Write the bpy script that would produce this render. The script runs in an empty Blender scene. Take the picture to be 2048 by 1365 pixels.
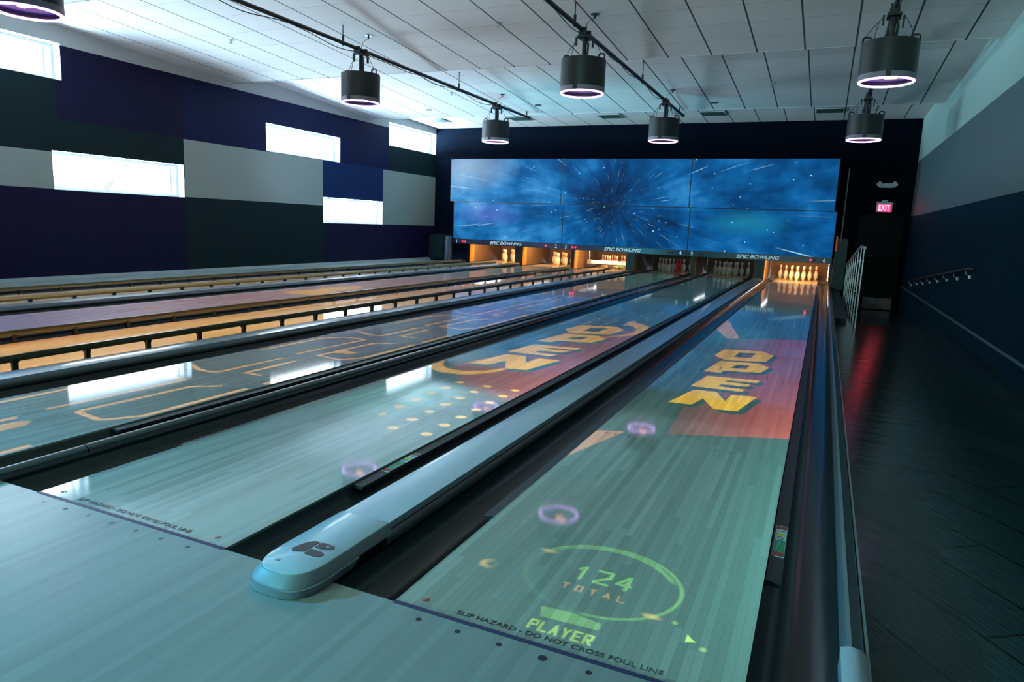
import bpy, bmesh, math, random
from mathutils import Vector, Matrix
SC = bpy.context.scene
COL = SC.collection
PI = math.pi
random.seed(7)

# ------------------------------------------------------------------ camera
cam_yaw, cam_pitch, cam_roll = -0.4182, -0.1690, 0.0411
cy, sy, cp, sp = math.cos(cam_yaw), math.sin(cam_yaw), math.cos(cam_pitch), math.sin(cam_pitch)
vf = Vector((sy*cp, cy*cp, sp)); vr = Vector((cy, -sy, 0)); vu = vr.cross(vf)
cr, sr = math.cos(cam_roll), math.sin(cam_roll)
vr, vu = vr*cr + vu*sr, vu*cr - vr*sr
cam_data = bpy.data.cameras.new('camera')
cam_data.sensor_width = 36; cam_data.lens = 36*1371.64/2048
cam_data.clip_start = 0.05; cam_data.clip_end = 200
cam = bpy.data.objects.new('camera', cam_data); COL.objects.link(cam)
cam.matrix_world = Matrix(((vr.x, vu.x, -vf.x, 0.5966), (vr.y, vu.y, -vf.y, -1.6956), (vr.z, vu.z, -vf.z, 1.1938), (0, 0, 0, 1)))
SC.camera = cam

# ------------------------------------------------------------------ colour management
SC.view_settings.view_transform = 'Standard'
SC.view_settings.look = 'None'
SC.view_settings.gamma = 1
SC.view_settings.use_curve_mapping = False
SC.view_settings.exposure = 0.0
SC.cycles.use_denoising = True
SC.cycles.use_adaptive_sampling = False
SC.cycles.max_bounces = 8
SC.cycles.diffuse_bounces = 4
SC.cycles.glossy_bounces = 4
SC.cycles.transparent_max_bounces = 8
SC.cycles.sample_clamp_indirect = 6
SC.cycles.caustics_reflective = False
SC.cycles.caustics_refractive = False

# ------------------------------------------------------------------ room numbers (metres; y runs down the lanes, foul line at y = 0)
XL, XR, YB, YF = -10.6, 2.37, 17.15, -7.0
LX = {6: 0.0, 5: -1.782, 4: -3.412, 3: -5.194, 2: -6.824, 1: -8.606}
LW, GW = 1.054/2, 0.235
LANE_END = 19.35
MASK_X = [-9.421, -6.009, -2.597, 0.815]
AISLE_Z = -0.10
WINDOWS = [(3.2, 5.66, 3.13, 3.68), (5.43, 7.88, 1.44, 2.04), (10.03, 12.52, 2.53, 3.12), (14.64, 17.14, 3.19, 3.80), (11.88, 14.35, 1.04, 1.65)]
DRUMS = [(-6.0, 7.17), (-6.0, 11.85), (-2.48, 7.13), (-2.48, 12.05), (1.018, 7.18), (1.018, 12.2), (-6.16, 2.47)]

# ------------------------------------------------------------------ node helper
class NT:
    def __init__(s, tree): s.t = tree; s.n = tree.nodes; s.l = tree.links
    def new(s, typ, **kw):
        nd = s.n.new(typ)
        for k, v in kw.items(): setattr(nd, k, v)
        return nd
    def link(s, a, b): s.l.new(a, b)
    def put(s, sock, v):
        if isinstance(v, bpy.types.NodeSocket): s.l.new(v, sock)
        else: sock.default_value = v
    def math(s, op, a, b=None, c=None, clamp=False):
        nd = s.n.new('ShaderNodeMath'); nd.operation = op; nd.use_clamp = clamp
        s.put(nd.inputs[0], a)
        if b is not None: s.put(nd.inputs[1], b)
        if c is not None: s.put(nd.inputs[2], c)
        return nd.outputs[0]
    def vmath(s, op, a, b=None):
        nd = s.n.new('ShaderNodeVectorMath'); nd.operation = op
        s.put(nd.inputs[0], a)
        if b is not None: s.put(nd.inputs[1], b)
        return nd.outputs['Value'] if op in ('DOT_PRODUCT', 'LENGTH', 'DISTANCE') else nd.outputs[0]
    def comb(s, x, y, z):
        nd = s.n.new('ShaderNodeCombineXYZ')
        for i, v in enumerate((x, y, z)): s.put(nd.inputs[i], v)
        return nd.outputs[0]
    def sep(s, v):
        nd = s.n.new('ShaderNodeSeparateXYZ'); s.put(nd.inputs[0], v); return nd.outputs
    def mix(s, f, a, b, mode='MIX'):
        nd = s.n.new('ShaderNodeMix'); nd.data_type = 'RGBA'; nd.blend_type = mode
        s.put(nd.inputs[0], f)
        s.put(nd.inputs[6], a if isinstance(a, bpy.types.NodeSocket) else tuple(a) + (1,)*(4-len(a)))
        s.put(nd.inputs[7], b if isinstance(b, bpy.types.NodeSocket) else tuple(b) + (1,)*(4-len(b)))
        return nd.outputs[2]
    def noise(s, vec, scale=5, detail=2, rough=0.5):
        nd = s.n.new('ShaderNodeTexNoise'); s.put(nd.inputs['Vector'], vec)
        nd.inputs['Scale'].default_value = scale; nd.inputs['Detail'].default_value = detail; nd.inputs['Roughness'].default_value = rough
        return nd.outputs[0]
    def ramp(s, f, stops):
        nd = s.n.new('ShaderNodeValToRGB'); s.put(nd.inputs[0], f)
        e = nd.color_ramp.elements
        while len(e) < len(stops): e.new(0.5)
        for i, (p, c) in enumerate(stops): e[i].position = p; e[i].color = tuple(c) + (1,)*(4-len(c))
        return nd.outputs[0]
    def map(s, v, a, b, c=0.0, d=1.0):
        nd = s.n.new('ShaderNodeMapRange'); nd.clamp = True
        s.put(nd.inputs[0], v); s.put(nd.inputs[1], a); s.put(nd.inputs[2], b); s.put(nd.inputs[3], c); s.put(nd.inputs[4], d)
        return nd.outputs[0]

# ------------------------------------------------------------------ world: bright overcast day with faint trees low down
W = bpy.data.worlds.new('world'); SC.world = W; W.use_nodes = True
w = NT(W.node_tree); w.n.clear()
tc = w.new('ShaderNodeTexCoord')
d = w.sep(tc.outputs['Generated'])
up = w.map(d[2], 0.02, 0.6)
sky = w.mix(up, (0.93, 0.97, 1.0), (0.62, 0.80, 1.0))
strength = w.map(d[2], 0.12, 0.5, 5.0, 16.0)
tree = w.noise(tc.outputs['Generated'], 26, 5, 0.65)
treeline = w.math('MULTIPLY', w.map(tree, 0.50, 0.60), w.map(d[2], 0.17, 0.06))
sky = w.mix(treeline, sky, (0.17, 0.20, 0.19))
ground = w.map(d[2], 0.0, -0.03)
sky = w.mix(ground, sky, (0.54, 0.82, 1.0))
strength = w.math('ADD', strength, w.math('MULTIPLY', ground, 95.0))
bg = w.new('ShaderNodeBackground'); w.put(bg.inputs[0], sky)
w.put(bg.inputs[1], strength)
wo = w.new('ShaderNodeOutputWorld'); w.link(bg.outputs[0], wo.inputs[0])

def light(name, typ, loc, energy, color, size=0.1, rot=None, **kw):
    L = bpy.data.lights.new(name, typ); L.energy = energy; L.color = color
    if typ == 'AREA': L.size = size
    else: L.shadow_soft_size = size
    for k, v in kw.items(): setattr(L, k, v)
    o = bpy.data.objects.new(name, L); COL.objects.link(o); o.location = loc
    if rot: o.rotation_euler = rot
    return o
def aim(o, target):
    o.rotation_euler = (Vector(target) - o.location).to_track_quat('-Z', 'Y').to_euler()

# daylight sampling through the five window openings
for (y0, y1, z0, z1) in WINDOWS:
    p = light('window_portal', 'AREA', (XL - 0.24, (y0+y1)/2, (z0+z1)/2), 1, (1, 1, 1), y1-y0, rot=(0, -PI/2, 0), shape='RECTANGLE', size_y=y1-y0)
    p.data.size = z1 - z0
    p.data.cycles.is_portal = True

# added coloured spots without fixtures, washing the approach, right wall and ceiling
wash = light('added_wash_spot', 'SPOT', (-8.2, -2.6, 3.4), 5200, (0.08, 0.55, 1.0), 0.12, spot_size=0.95, spot_blend=1.0); aim(wash, (-4.2, -1.4, 0))
wash = light('added_wash_spot', 'SPOT', (-2.6, -4.2, 3.5), 60, (0.08, 0.7, 0.9), 0.15, spot_size=2.0, spot_blend=1.0); aim(wash, (0.0, 5.0, 0))
wash = light('added_wash_spot', 'SPOT', (-3.0, -4.5, 1.6), 800, (0.25, 1.0, 0.85), 0.15, spot_size=1.7, spot_blend=1.0); aim(wash, (3.4, 8.0, 4.2))
wash = light('added_ceiling_fill', 'SPOT', (-.5, -5.2, 1.6), 900, (.80, .94, 1.0), .3, spot_size=1.5, spot_blend=1.0); aim(wash, (0, 1.2, 5.0))  # added unseen fill that lifts the ceiling brightness
wash = light('added_ceiling_tint', 'SPOT', (-9.9, 2.2, 0.5), 260, (0.62, 0.78, 1.0), 0.15, spot_size=2.3, spot_blend=1.0); aim(wash, (-7.5, 5.0, 4.0))  # this and the next two: added low spots, no fixture, tinting the ceiling
wash = light('added_ceiling_tint', 'SPOT', (-9.3, 9.0, 0.6), 200, (0.45, 0.62, 1.0), 0.15, spot_size=2.0, spot_blend=1.0); aim(wash, (-8.6, 12.5, 4.0))
wash = light('added_ceiling_tint', 'SPOT', (-5.0, 11.0, 0.5), 260, (0.10, 0.80, 1.0), 0.15, spot_size=2.2, spot_blend=1.0); aim(wash, (-4.6, 14.6, 4.0))

# ------------------------------------------------------------------ projected pictures on the lanes: each is the light of a video projector in a drum
def convex(n, V, pts, soft=0.0):
    """1 inside a convex polygon given in lane metres"""
    a = sum(pts[i][0]*pts[(i+1) % len(pts)][1] - pts[(i+1) % len(pts)][0]*pts[i][1] for i in range(len(pts)))
    if a < 0: pts = pts[::-1]
    m = None
    if getattr(n, 'chain', None) is not None:
        V = n.vmath('ADD', V, n.comb(n.math('MULTIPLY', n.chain, 1e-9), 0.0, 0.0))
    for i in range(len(pts)):
        (x0, y0), (x1, y1) = pts[i], pts[(i+1) % len(pts)]
        ex, ey = x1-x0, y1-y0; L = math.hypot(ex, ey); nx, ny = -ey/L, ex/L
        dd = n.vmath('DOT_PRODUCT', V, (nx, ny, -(nx*x0 + ny*y0)))
        m = dd if m is None else n.math('MINIMUM', m, dd)
    s = max(soft, 0.0025)
    n.chain = n.map(m, -s, s)
    return n.chain
def union(n, ms):
    r = ms[0]
    for m in ms[1:]: r = n.math('MAXIMUM', r, m)
    return r
def minus(n, a, b): return n.math('MULTIPLY', a, n.math('SUBTRACT', 1.0, b))
def stroke(n, V, a, b, th):
    (x0, y0), (x1, y1) = a, b
    L = math.hypot(x1-x0, y1-y0); ux, uy = (x1-x0)/L, (y1-y0)/L; nx, ny = -uy*th/2, ux*th/2
    return convex(n, V, [(x0+nx, y0+ny), (x0-nx, y0-ny), (x1-nx, y1-ny), (x1+nx, y1+ny)])
def ellipse(n, V, cx, cy_, rx, ry, soft=0.01):
    q = n.vmath('DIVIDE', n.vmath('SUBTRACT', V, (cx, cy_, 1.0)), (rx, ry, 1.0))
    return n.map(n.vmath('LENGTH', q), 1.0 + soft/min(rx, ry), 1.0 - soft/min(rx, ry))
def affine(n, V, ox, oy, sx, sy_):
    """V -> lettering coordinates"""
    return n.vmath('ADD', n.vmath('MULTIPLY', V, (1/sx, 1/sy_, 1.0)), (-ox/sx, -oy/sy_, 0.0))
og = bpy.data.node_groups.new('open_letters', 'ShaderNodeTree')
og.interface.new_socket('V', in_out='INPUT', socket_type='NodeSocketVector')
og.interface.new_socket('M', in_out='OUTPUT', socket_type='NodeSocketFloat')
g = NT(og); gi = g.new('NodeGroupInput'); go = g.new('NodeGroupOutput'); V = gi.outputs[0]
letO = minus(g, convex(g, V, [(-.282, 5.192), (-.237, 5.616), (.13, 5.747), (.251, 5.542), (.202, 5.141), (-.142, 4.981)]),
             convex(g, V, [(-.1, 5.221), (-.079, 5.506), (.079, 5.577), (.054, 5.24)]))
letP = minus(g, union(g, [convex(g, V, [(-.251, 4.32), (-.105, 4.35), (-.03, 4.96), (-.18, 4.929)]),
                          convex(g, V, [(-.21, 4.46), (.06, 4.498), (.205, 4.559), (.257, 4.857), (.15, 5.009), (-.18, 4.929)])]),
             convex(g, V, [(-.067, 4.627), (-.021, 4.808), (.085, 4.846), (.074, 4.654)]))
letE = union(g, [convex(g, V, [(-.244, 3.676), (-.063, 3.69), (.0, 4.18), (-.19, 4.15)]), convex(g, V, [(-.2, 4.035), (.216, 4.092), (.228, 4.214), (-.19, 4.15)]),
                 convex(g, V, [(-.1, 3.87), (.154, 3.906), (.17, 4.014), (-.1, 3.995)]), convex(g, V, [(-.244, 3.676), (.139, 3.692), (.149, 3.794), (-.2, 3.79)])])
letN = union(g, [convex(g, V, [(-.292, 3.065), (-.136, 3.078), (-.037, 3.584), (-.199, 3.559)]), convex(g, V, [(.043, 3.044), (.173, 3.073), (.258, 3.583), (.079, 3.549)]),
                 convex(g, V, [(-.199, 3.559), (-.037, 3.584), (.165, 3.07), (.02, 3.045)])])
g.link(union(g, [letO, letP, letE, letN]), go.inputs[0])
def open_mask(n, V):
    nd = n.new('ShaderNodeGroup'); nd.node_tree = og; n.put(nd.inputs[0], V); return nd.outputs[0]

def projector(loc, x0, x1, y0, y1, layers, power=1.0):
    """a projector's light: colour per point of the lane plane, even brightness over the picture"""
    L = bpy.data.lights.new('projector_beam', 'SPOT'); L.energy = 680*power; L.shadow_soft_size = 0.0
    L.spot_size = PI*0.99; L.spot_blend = 0.0
    o = bpy.data.objects.new('projector_beam', L); COL.objects.link(o); o.location = loc
    L.use_nodes = True; n = NT(L.node_tree)
    em = [k for k in n.n if k.type == 'EMISSION'][0]
    s = n.sep(n.new('ShaderNodeTexCoord').outputs['Normal'])
    dz = n.math('MAXIMUM', n.math('ABSOLUTE', s[2]), 0.02)
    X = n.math('MULTIPLY_ADD', n.math('DIVIDE', s[0], dz), loc[2], loc[0])
    Y = n.math('MULTIPLY_ADD', n.math('DIVIDE', s[1], dz), loc[2], loc[1])
    V = n.comb(X, Y, 1.0)
    col = layers(n, V, X, Y)
    m = convex(n, V, [(x0, y0), (x1, y0), (x1, y1), (x0, y1)])
    k = n.math('DIVIDE', m, n.math('POWER', dz, 3.0))
    n.put(em.inputs[0], col); n.put(em.inputs[1], k)
    return o
YEL = (1.0, 0.62, 0.03)
TEAL = (0.045, 0.30, 0.30)
def lattice(n, V, ox, oy, px, py, r):
    q = n.vmath('ADD', V, (-ox + px/2, -oy + py/2, 0))
    q = n.vmath('MODULO', n.vmath('ADD', q, (px*40, py*40, 0)), (px, py, 10.0))
    q = n.vmath('SUBTRACT', q, (px/2, py/2, 1.0))
    return n.map(n.vmath('LENGTH', q), r*1.1, r*0.9)

def lane6(n, V, X, Y):
    c = n.mix(n.map(Y, 2.3, 8.0), (0.022, 0.100, 0.088), (0.008, 0.12, 0.21))
    red = convex(n, V, [(-.32, 6.42), (.7, 6.98), (.7, 2.66), (-.14, 2.28)])
    red = n.math('MULTIPLY', red, n.map(X, -.38, .25, .12, 1.0))
    c = n.mix(red, c, n.mix(n.map(Y, 2.5, 6.0), (0.40, 0.085, 0.07), (0.34, 0.06, 0.14)))
    c = n.mix(convex(n, V, [(-.56, 7.2), (-.52, 8.2), (-.18, 6.5), (-.31, 6.4)]), c, (0.75, 0.40, 0.30))
    c = n.mix(convex(n, V, [(-.6, 1.3), (-.37, 2.2), (-.6, 2.1)]), c, (0.70, 0.38, 0.22))
    c = n.mix(open_mask(n, n.vmath('ADD', V, (-.045, .075, 0))), c, (0.012, 0.10, 0.10))
    return n.mix(open_mask(n, V), c, n.mix(n.map(Y, 3.0, 5.8), (1.25, 0.85, 0.02), (1.1, 0.66, 0.05)))
def lane5(n, V, X, Y):
    c = n.mix(n.map(Y, 3.0, 8.0), (0.018, 0.095, 0.105), (0.010, 0.15, 0.24))
    red = convex(n, V, [(-2.15, 3.3), (-1.72, 2.7), (-1.2, 2.40), (-1.2, 6.6), (-1.5, 6.1)], 0.05)
    c = n.mix(n.math('MULTIPLY', red, 0.85), c, (0.34, 0.085, 0.10))
    c = n.mix(ellipse(n, V, -1.95, 2.15, .35, .45, .12), c, (0.07, 0.36, 0.40))
    dots = n.math('MULTIPLY', lattice(n, V, -1.802, 1.535, .228, .2045, .034),
                  union(n, [convex(n, V, [(-1.7, 1.4), (-1.2, 1.4), (-1.2, 2.86), (-1.9, 2.86), (-1.9, 2.05)]), convex(n, V, [(-2.3, 6.1), (-1.4, 6.75), (-1.4, 7.15), (-2.3, 7.0)])]))
    c = n.mix(dots, c, (1.0, 0.66, 0.10))
    cres = minus(n, ellipse(n, V, -2.04, 3.42, .33, .43), ellipse(n, V, -2.03, 3.53, .28, .40))
    cres = n.math('MULTIPLY', cres, n.map(Y, 3.42, 3.40))
    cres2 = n.math('MULTIPLY', minus(n, ellipse(n, V, -1.66, 6.3, .45, .72), ellipse(n, V, -1.74, 6.15, .40, .62)), n.map(X, -1.62, -1.60))
    c = n.mix(union(n, [cres, cres2]), c, (1.0, 0.58, 0.07))
    v2 = affine(n, V, -1.757, 0.02, 1.15, 1.12)
    c = n.mix(open_mask(n, n.vmath('ADD', v2, (-.045, .06, 0))), c, (0.01, 0.16, 0.18))
    return n.mix(open_mask(n, v2), c, (1.1, 0.66, 0.06))
def lane4(n, V, X, Y):
    c = n.mix(n.map(Y, 1.0, 7.0), (0.03, 0.08, 0.085), (0.10, 0.12, 0.33))
    c = n.mix(n.map(Y, 10.0, 14.0), c, (0.05, 0.26, 0.26))
    Ym = n.math('ADD', n.math('MODULO', n.math('ADD', Y, 10.0), 2.13), 0.0)
    Vm = n.comb(X, n.math('ADD', Ym, 1.48), 1.0)
    segs = [((-3.86, 1.55), (-3.86, 2.35)), ((-3.86, 2.35), (-3.70, 2.56)), ((-3.70, 2.56), (-3.47, 2.56)), ((-3.47, 2.56), (-3.50, 1.60)),
            ((-3.31, 1.66), (-3.28, 2.44)), ((-3.31, 1.66), (-3.05, 1.62)), ((-3.05, 1.62), (-2.93, 1.80)), ((-2.93, 1.80), (-2.93, 2.6)),
            ((-3.28, 2.44), (-3.12, 2.56)), ((-3.66, 2.84), (-3.48, 2.84)), ((-3.48, 2.84), (-3.47, 3.55)), ((-3.86, 2.95), (-3.66, 2.84)), ((-3.30, 2.95), (-3.30, 3.5)), ((-3.14, 2.95), (-3.30, 2.95)), ((-2.93, 2.75), (-2.93, 3.3))]
    m = union(n, [stroke(n, Vm, a, b, 0.040) for a, b in segs])
    c = n.mix(n.math('MULTIPLY', m, n.map(Y, 13.0, 9.0)), c, (1.2, 0.66, 0.16))
    c = n.mix(convex(n, V, [(-3.32, 3.12), (-3.12, 3.18), (-3.12, 3.26), (-3.29, 3.3)]), c, (1.0, 0.6, 0.1))
    c = n.mix(ellipse(n, V, -3.34, .49, .05, .09), c, (1.0, 0.5, 0.08))
    return c
def lane3(n, V, X, Y):
    c = n.mix(n.map(Y, 3.5, 9.0), (1.7, 1.0, 0.28), (0.95, 0.62, 0.42))
    c = n.mix(n.map(Y, 10.0, 14.0), c, (0.16, 0.26, 0.36))
    return n.mix(n.math('MULTIPLY', n.map(X, -5.60, -5.68), n.map(Y, 7.0, 2.0)), c, (1.2, 0.42, 0.05))
def lane2(n, V, X, Y):
    c = n.mix(n.map(Y, 2.5, 5.5), (0.42, 0.42, 0.95), (0.80, 0.48, 0.62))
    c = n.mix(n.map(Y, 9.5, 13.5), c, (0.08, 0.34, 0.40))
    c = n.mix(union(n, [convex(n, V, [(-7.12, 6.6), (-6.99, 7.1), (-6.9, 7.5), (-6.48, 7.2), (-6.45, 6.6), (-6.8, 6.5)]), convex(n, V, [(-7.05, 7.5), (-6.8, 8.3), (-6.55, 8.0), (-6.6, 7.2), (-6.9, 7.3)])]), c, (1.8, 1.1, 0.2))
    return n.mix(convex(n, V, [(-6.95, 4.0), (-6.62, 4.3), (-6.75, 4.0)]), c, (0.9, 0.5, 0.1))
def lane1(n, V, X, Y):
    return n.mix(n.map(Y, 8.0, 13.0), (0.70, 0.62, 0.50), (0.2, 0.45, 0.6))
def player(n, V, X, Y):
    G, G2 = (0.30, 0.95, 0.10), (0.50, 1.0, 0.06)
    ring = minus(n, ellipse(n, V, .02, .45, .275, .245, .004), ellipse(n, V, .02, .45, .262, .232, .004))
    gap = union(n, [convex(n, V, [(-.4, .18), (.02, .18), (.02, .37), (-.24, .37), (-.4, .4)]), convex(n, V, [(-.3, .36), (-.18, .36), (-.18, .56), (-.3, .56)])])
    ring = n.math('MULTIPLY', ring, n.map(gap, 0.0, 1.0, 1.0, 0.25))
    arc = n.math('MULTIPLY', minus(n, ellipse(n, V, .02, .43, .26, .25, .004), ellipse(n, V, .01, .41, .262, .252, .004)), n.map(Y, .52, .56))
    c = n.mix(ring, (0, 0, 0), tuple(v*0.45 for v in G))
    c = n.mix(arc, c, tuple(v*0.45 for v in G))
    c = n.mix(convex(n, V, [(-.112, .223), (-.01, .205), (.095, .218), (.10, .148), (-.085, .138)]), c, (0.16, 0.50, 0.07))
    def text(s, x, y, wch, h, th, gapx, slant=0.0):
        F = {'1': ['a5f5'], '2': ['a6g6', 'g6g3', 'a3g3', 'a3a0', 'a0g0'], '4': ['a6a3', 'a3g3', 'g6g0']}
        S = {'1': [((.5, 0), (.5, 1)), ((.5, 1), (.15, .78))], '2': [((0, 1), (1, 1)), ((1, 1), (1, .55)), ((1, .6), (0, .1)), ((0, 0), (1, 0))],
             '4': [((.7, 1), (0, .33)), ((0, .33), (1, .33)), ((.75, 1), (.75, 0))], 'T': [((0, 1), (1, 1)), ((.5, 1), (.5, 0))],
             'O': [((0, 0), (0, 1)), ((0, 1), (1, 1)), ((1, 1), (1, 0)), ((1, 0), (0, 0))], 'A': [((0, 0), (.5, 1)), ((1, 0), (.5, 1)), ((.2, .33), (.8, .33))],
             'L': [((0, 1), (0, 0)), ((0, 0), (1, 0))], 'P': [((0, 0), (0, 1)), ((0, 1), (1, 1)), ((1, 1), (1, .5)), ((1, .5), (0, .5))],
             'Y': [((0, 1), (.5, .5)), ((1, 1), (.5, .5)), ((.5, .5), (.5, 0))], 'E': [((0, 0), (0, 1)), ((0, 1), (1, 1)), ((0, .5), (.8, .5)), ((0, 0), (1, 0))],
             'R': [((0, 0), (0, 1)), ((0, 1), (1, 1)), ((1, 1), (1, .5)), ((1, .5), (0, .5)), ((.4, .5), (1, 0))]}
        out = []
        for i, ch in enumerate(s):
            ox = x + i*(wch + gapx)
            for a, b in S[ch]:
                (ax, ay), (bx, by) = a, b
                A = (ox + ax*wch + slant*ay*h, y + ay*h); B = (ox + bx*wch + slant*by*h, y + by*h)
                ux, uy = B[0]-A[0], B[1]-A[1]; L = math.hypot(ux, uy); e = th*0.4
                out.append(stroke(n, V, (A[0]-ux/L*e, A[1]-uy/L*e), (B[0]+ux/L*e, B[1]+uy/L*e), th))
        return union(n, out)
    c = n.mix(text('124', -.075, .415, .045, .085, .014, .030), c, tuple(v*0.75 for v in G))
    c = n.mix(text('TOTAL', -.088, .335, .020, .032, .006, .028), c, (0.75, 0.42, 0.06))
    c = n.mix(text('PLAYER', -.098, .066, .020, .046, .009, .015), c, tuple(v*0.9 for v in G2))
    c = n.mix(union(n, [ellipse(n, V, -.215, .555, .018, .008), ellipse(n, V, .225, .30, .018, .008)]), c, (1.0, 0.8, 0.1))
    c = n.mix(minus(n, ellipse(n, V, -.375, .36, .028, .028), ellipse(n, V, -.362, .365, .018, .02)), c, (0.8, 0.55, 0.05))
    return n.mix(union(n, [convex(n, V, [(.345, .215), (.345, .255), (.375, .225)]), ellipse(n, V, .30, .30, .004, .004), ellipse(n, V, .40, .20, .004, .004)]), c, (0.45, 0.95, 0.06))
PZ = 2.912
def lane_strip(n, V, lane):
    return convex(n, V, [(LX[lane]-LW, .02), (LX[lane]+LW, .02), (LX[lane]+LW, 17.0), (LX[lane]-LW, 17.0)])
def beam_c(n, V, X, Y):
    c = n.mix(lane_strip(n, V, 6), (0, 0, 0), lane6(n, V, X, Y))
    return n.mix(n.math('MULTIPLY', n.map(Y, .03, .04), .9), c, n.mix(1.0, c, player(n, V, X, Y), 'ADD'))
def beam_b(n, V, X, Y):
    return n.mix(n.math('GREATER_THAN', X, -2.6), n.mix(lane_strip(n, V, 4), (0, 0, 0), lane4(n, V, X, Y)), n.mix(lane_strip(n, V, 5), (0, 0, 0), lane5(n, V, X, Y)))
def beam_a(n, V, X, Y):
    a = n.mix(lane_strip(n, V, 3), (0, 0, 0), lane3(n, V, X, Y))
    a = n.mix(lane_strip(n, V, 2), a, lane2(n, V, X, Y))
    return n.mix(lane_strip(n, V, 1), a, lane1(n, V, X, Y))
projector((1.018, 7.18, PZ), -LW, LW, 0.02, 17.0, beam_c)
projector((-2.48, 7.13, PZ), LX[4]-LW, LX[5]+LW, 0.02, 17.0, beam_b)
projector((-6.0, 7.17, PZ), LX[1]-LW, LX[3]+LW, 0.02, 17.0, beam_a)

# ------------------------------------------------------------------ materials
def mat(name, color=(.5, .5, .5), rough=.5, metal=0.0, coat=0.0, coat_rough=.05, spec=.5, emit=None, estr=1.0):
    m = bpy.data.materials.new(name); m.use_nodes = True
    b = m.node_tree.nodes['Principled BSDF']
    b.inputs['Base Color'].default_value = (*color, 1); b.inputs['Roughness'].default_value = rough; b.inputs['Metallic'].default_value = metal
    b.inputs['Coat Weight'].default_value = coat; b.inputs['Coat Roughness'].default_value = coat_rough; b.inputs['Specular IOR Level'].default_value = spec
    if emit: b.inputs['Emission Color'].default_value = (*emit, 1); b.inputs['Emission Strength'].default_value = estr
    return m
def speckle(m, amount=.15, scale=30, bump=0.0, bscale=200):
    n = NT(m.node_tree); b = n.n['Principled BSDF']; geo = n.new('ShaderNodeNewGeometry').outputs['Position']
    c = tuple(b.inputs['Base Color'].default_value)[:3]
    f = n.noise(geo, scale, 4, .6)
    n.put(b.inputs['Base Color'], n.mix(f, tuple(v*(1-amount) for v in c), tuple(min(1, v*(1+amount)) for v in c)))
    if bump:
        bp = n.new('ShaderNodeBump'); bp.inputs['Strength'].default_value = bump; bp.inputs['Distance'].default_value = .002
        n.put(bp.inputs['Height'], n.noise(geo, bscale, 2)); n.link(bp.outputs[0], b.inputs['Normal'])
    return m
def boards(name, light_c, dark_c, width, rough, coat, coat_rough, contrast, seam=.35, length=1.1, bump=.02, cior=1.5):
    m = mat(name, light_c, rough, coat=coat, coat_rough=coat_rough); n = NT(m.node_tree); b = n.n['Principled BSDF']
    b.inputs['Coat IOR'].default_value = cior; b.inputs['Specular IOR Level'].default_value = .08
    P = n.new('ShaderNodeNewGeometry').outputs['Position']; p = n.sep(P)
    u = n.math('DIVIDE', p[0], width); i = n.math('FLOOR', u)
    wn = n.new('ShaderNodeTexWhiteNoise', noise_dimensions='1D'); n.put(wn.inputs['W'], i)
    v = n.math('ADD', n.math('DIVIDE', p[1], length), n.math('MULTIPLY', wn.outputs[0], 7.3)); j = n.math('FLOOR', v)
    wn2 = n.new('ShaderNodeTexWhiteNoise', noise_dimensions='2D'); n.put(wn2.inputs['Vector'], n.comb(i, j, 0))
    grain = n.noise(n.vmath('MULTIPLY', P, (160, 4, 1)), 1.0, 3, .6)
    f = n.math('MULTIPLY_ADD', grain, .35, n.math('MULTIPLY', wn2.outputs[0], contrast))
    c = n.mix(n.map(f, 0.0, 1.2), light_c, dark_c)
    fr = n.math('FRACT', u); e = n.math('MINIMUM', fr, n.math('SUBTRACT', 1.0, fr))
    c = n.mix(n.map(e, .0, .035, seam, 0.0), c, (.03, .02, .015))
    n.put(b.inputs['Base Color'], c)
    bp = n.new('ShaderNodeBump'); bp.inputs['Strength'].default_value = bump; bp.inputs['Distance'].default_value = .001
    n.put(bp.inputs['Height'], n.noise(n.vmath('MULTIPLY', P, (60, 20, 1)), 1.0, 4, .7)); n.link(bp.outputs[0], b.inputs['Coat Normal'])
    return m
M = {}
M['lane'] = boards('lane_maple', (.37, .33, .28), (.20, .17, .135), .0274,   .45, 1.0, .05, .75, seam=.5, bump=.05, cior=1.45)
M['approach'] = boards('approach_maple', (.31, .31, .28), (.22, .215, .19), .0274, .42, .8, .22, .6, seam=.10, length=2.0, bump=.1)
M['deck'] = mat('pin_deck', (.55, .34, .16), .35, coat=.8, coat_rough=.05)
M['gutter'] = speckle(mat('gutter_plastic', (.018, .022, .022), .22, spec=.6), .3, 3)
M['rail_dark'] = speckle(mat('bumper_plastic', (.02, .024, .024), .42), .2, 20)
M['bumper'] = mat('bumper_yellow_lit', (.11, .09, .04), .3, coat=.5, coat_rough=.15)  # olive is the projectors' yellow spill put into the rail colour
M['cap'] = speckle(mat('capping_grey', (.50, .56, .60), .30, metal=.15, coat=.7, coat_rough=.12), .05, 60, .05, 400)
M['cap_dark'] = mat('capping_side_grey', (.06, .066, .066), .35, metal=.2)
M['cap_nose'] = mat('capping_nose_grey', (.24, .25, .27), .48)
M['divider'] = mat('divider_grey', (.10, .115, .12), .22, metal=.4, coat=.6, coat_rough=.12)
M['black'] = speckle(mat('black_metal', (.015, .015, .016), .45), .2, 10)
M['drum'] = speckle(mat('drum_black', (.014, .015, .016), .42), .15, 8)
M['band'] = mat('drum_band', (.22, .20, .24), .5)
M['ring'] = mat('led_ring', (.9, .8, 1), .4, emit=(.70, .36, 1.0), estr=7.0)
M['lens'] = mat('projector_lens', (1, .6, .3), .3, emit=(1.0, .42, .12), estr=6)
M['drumdisc'] = mat('drum_underside_blue_lit', (.004, .012, .10), .4)  # blue light on the underside put into its base colour
M['white'] = mat('white_paint', (.72, .74, .74), .6)
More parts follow.
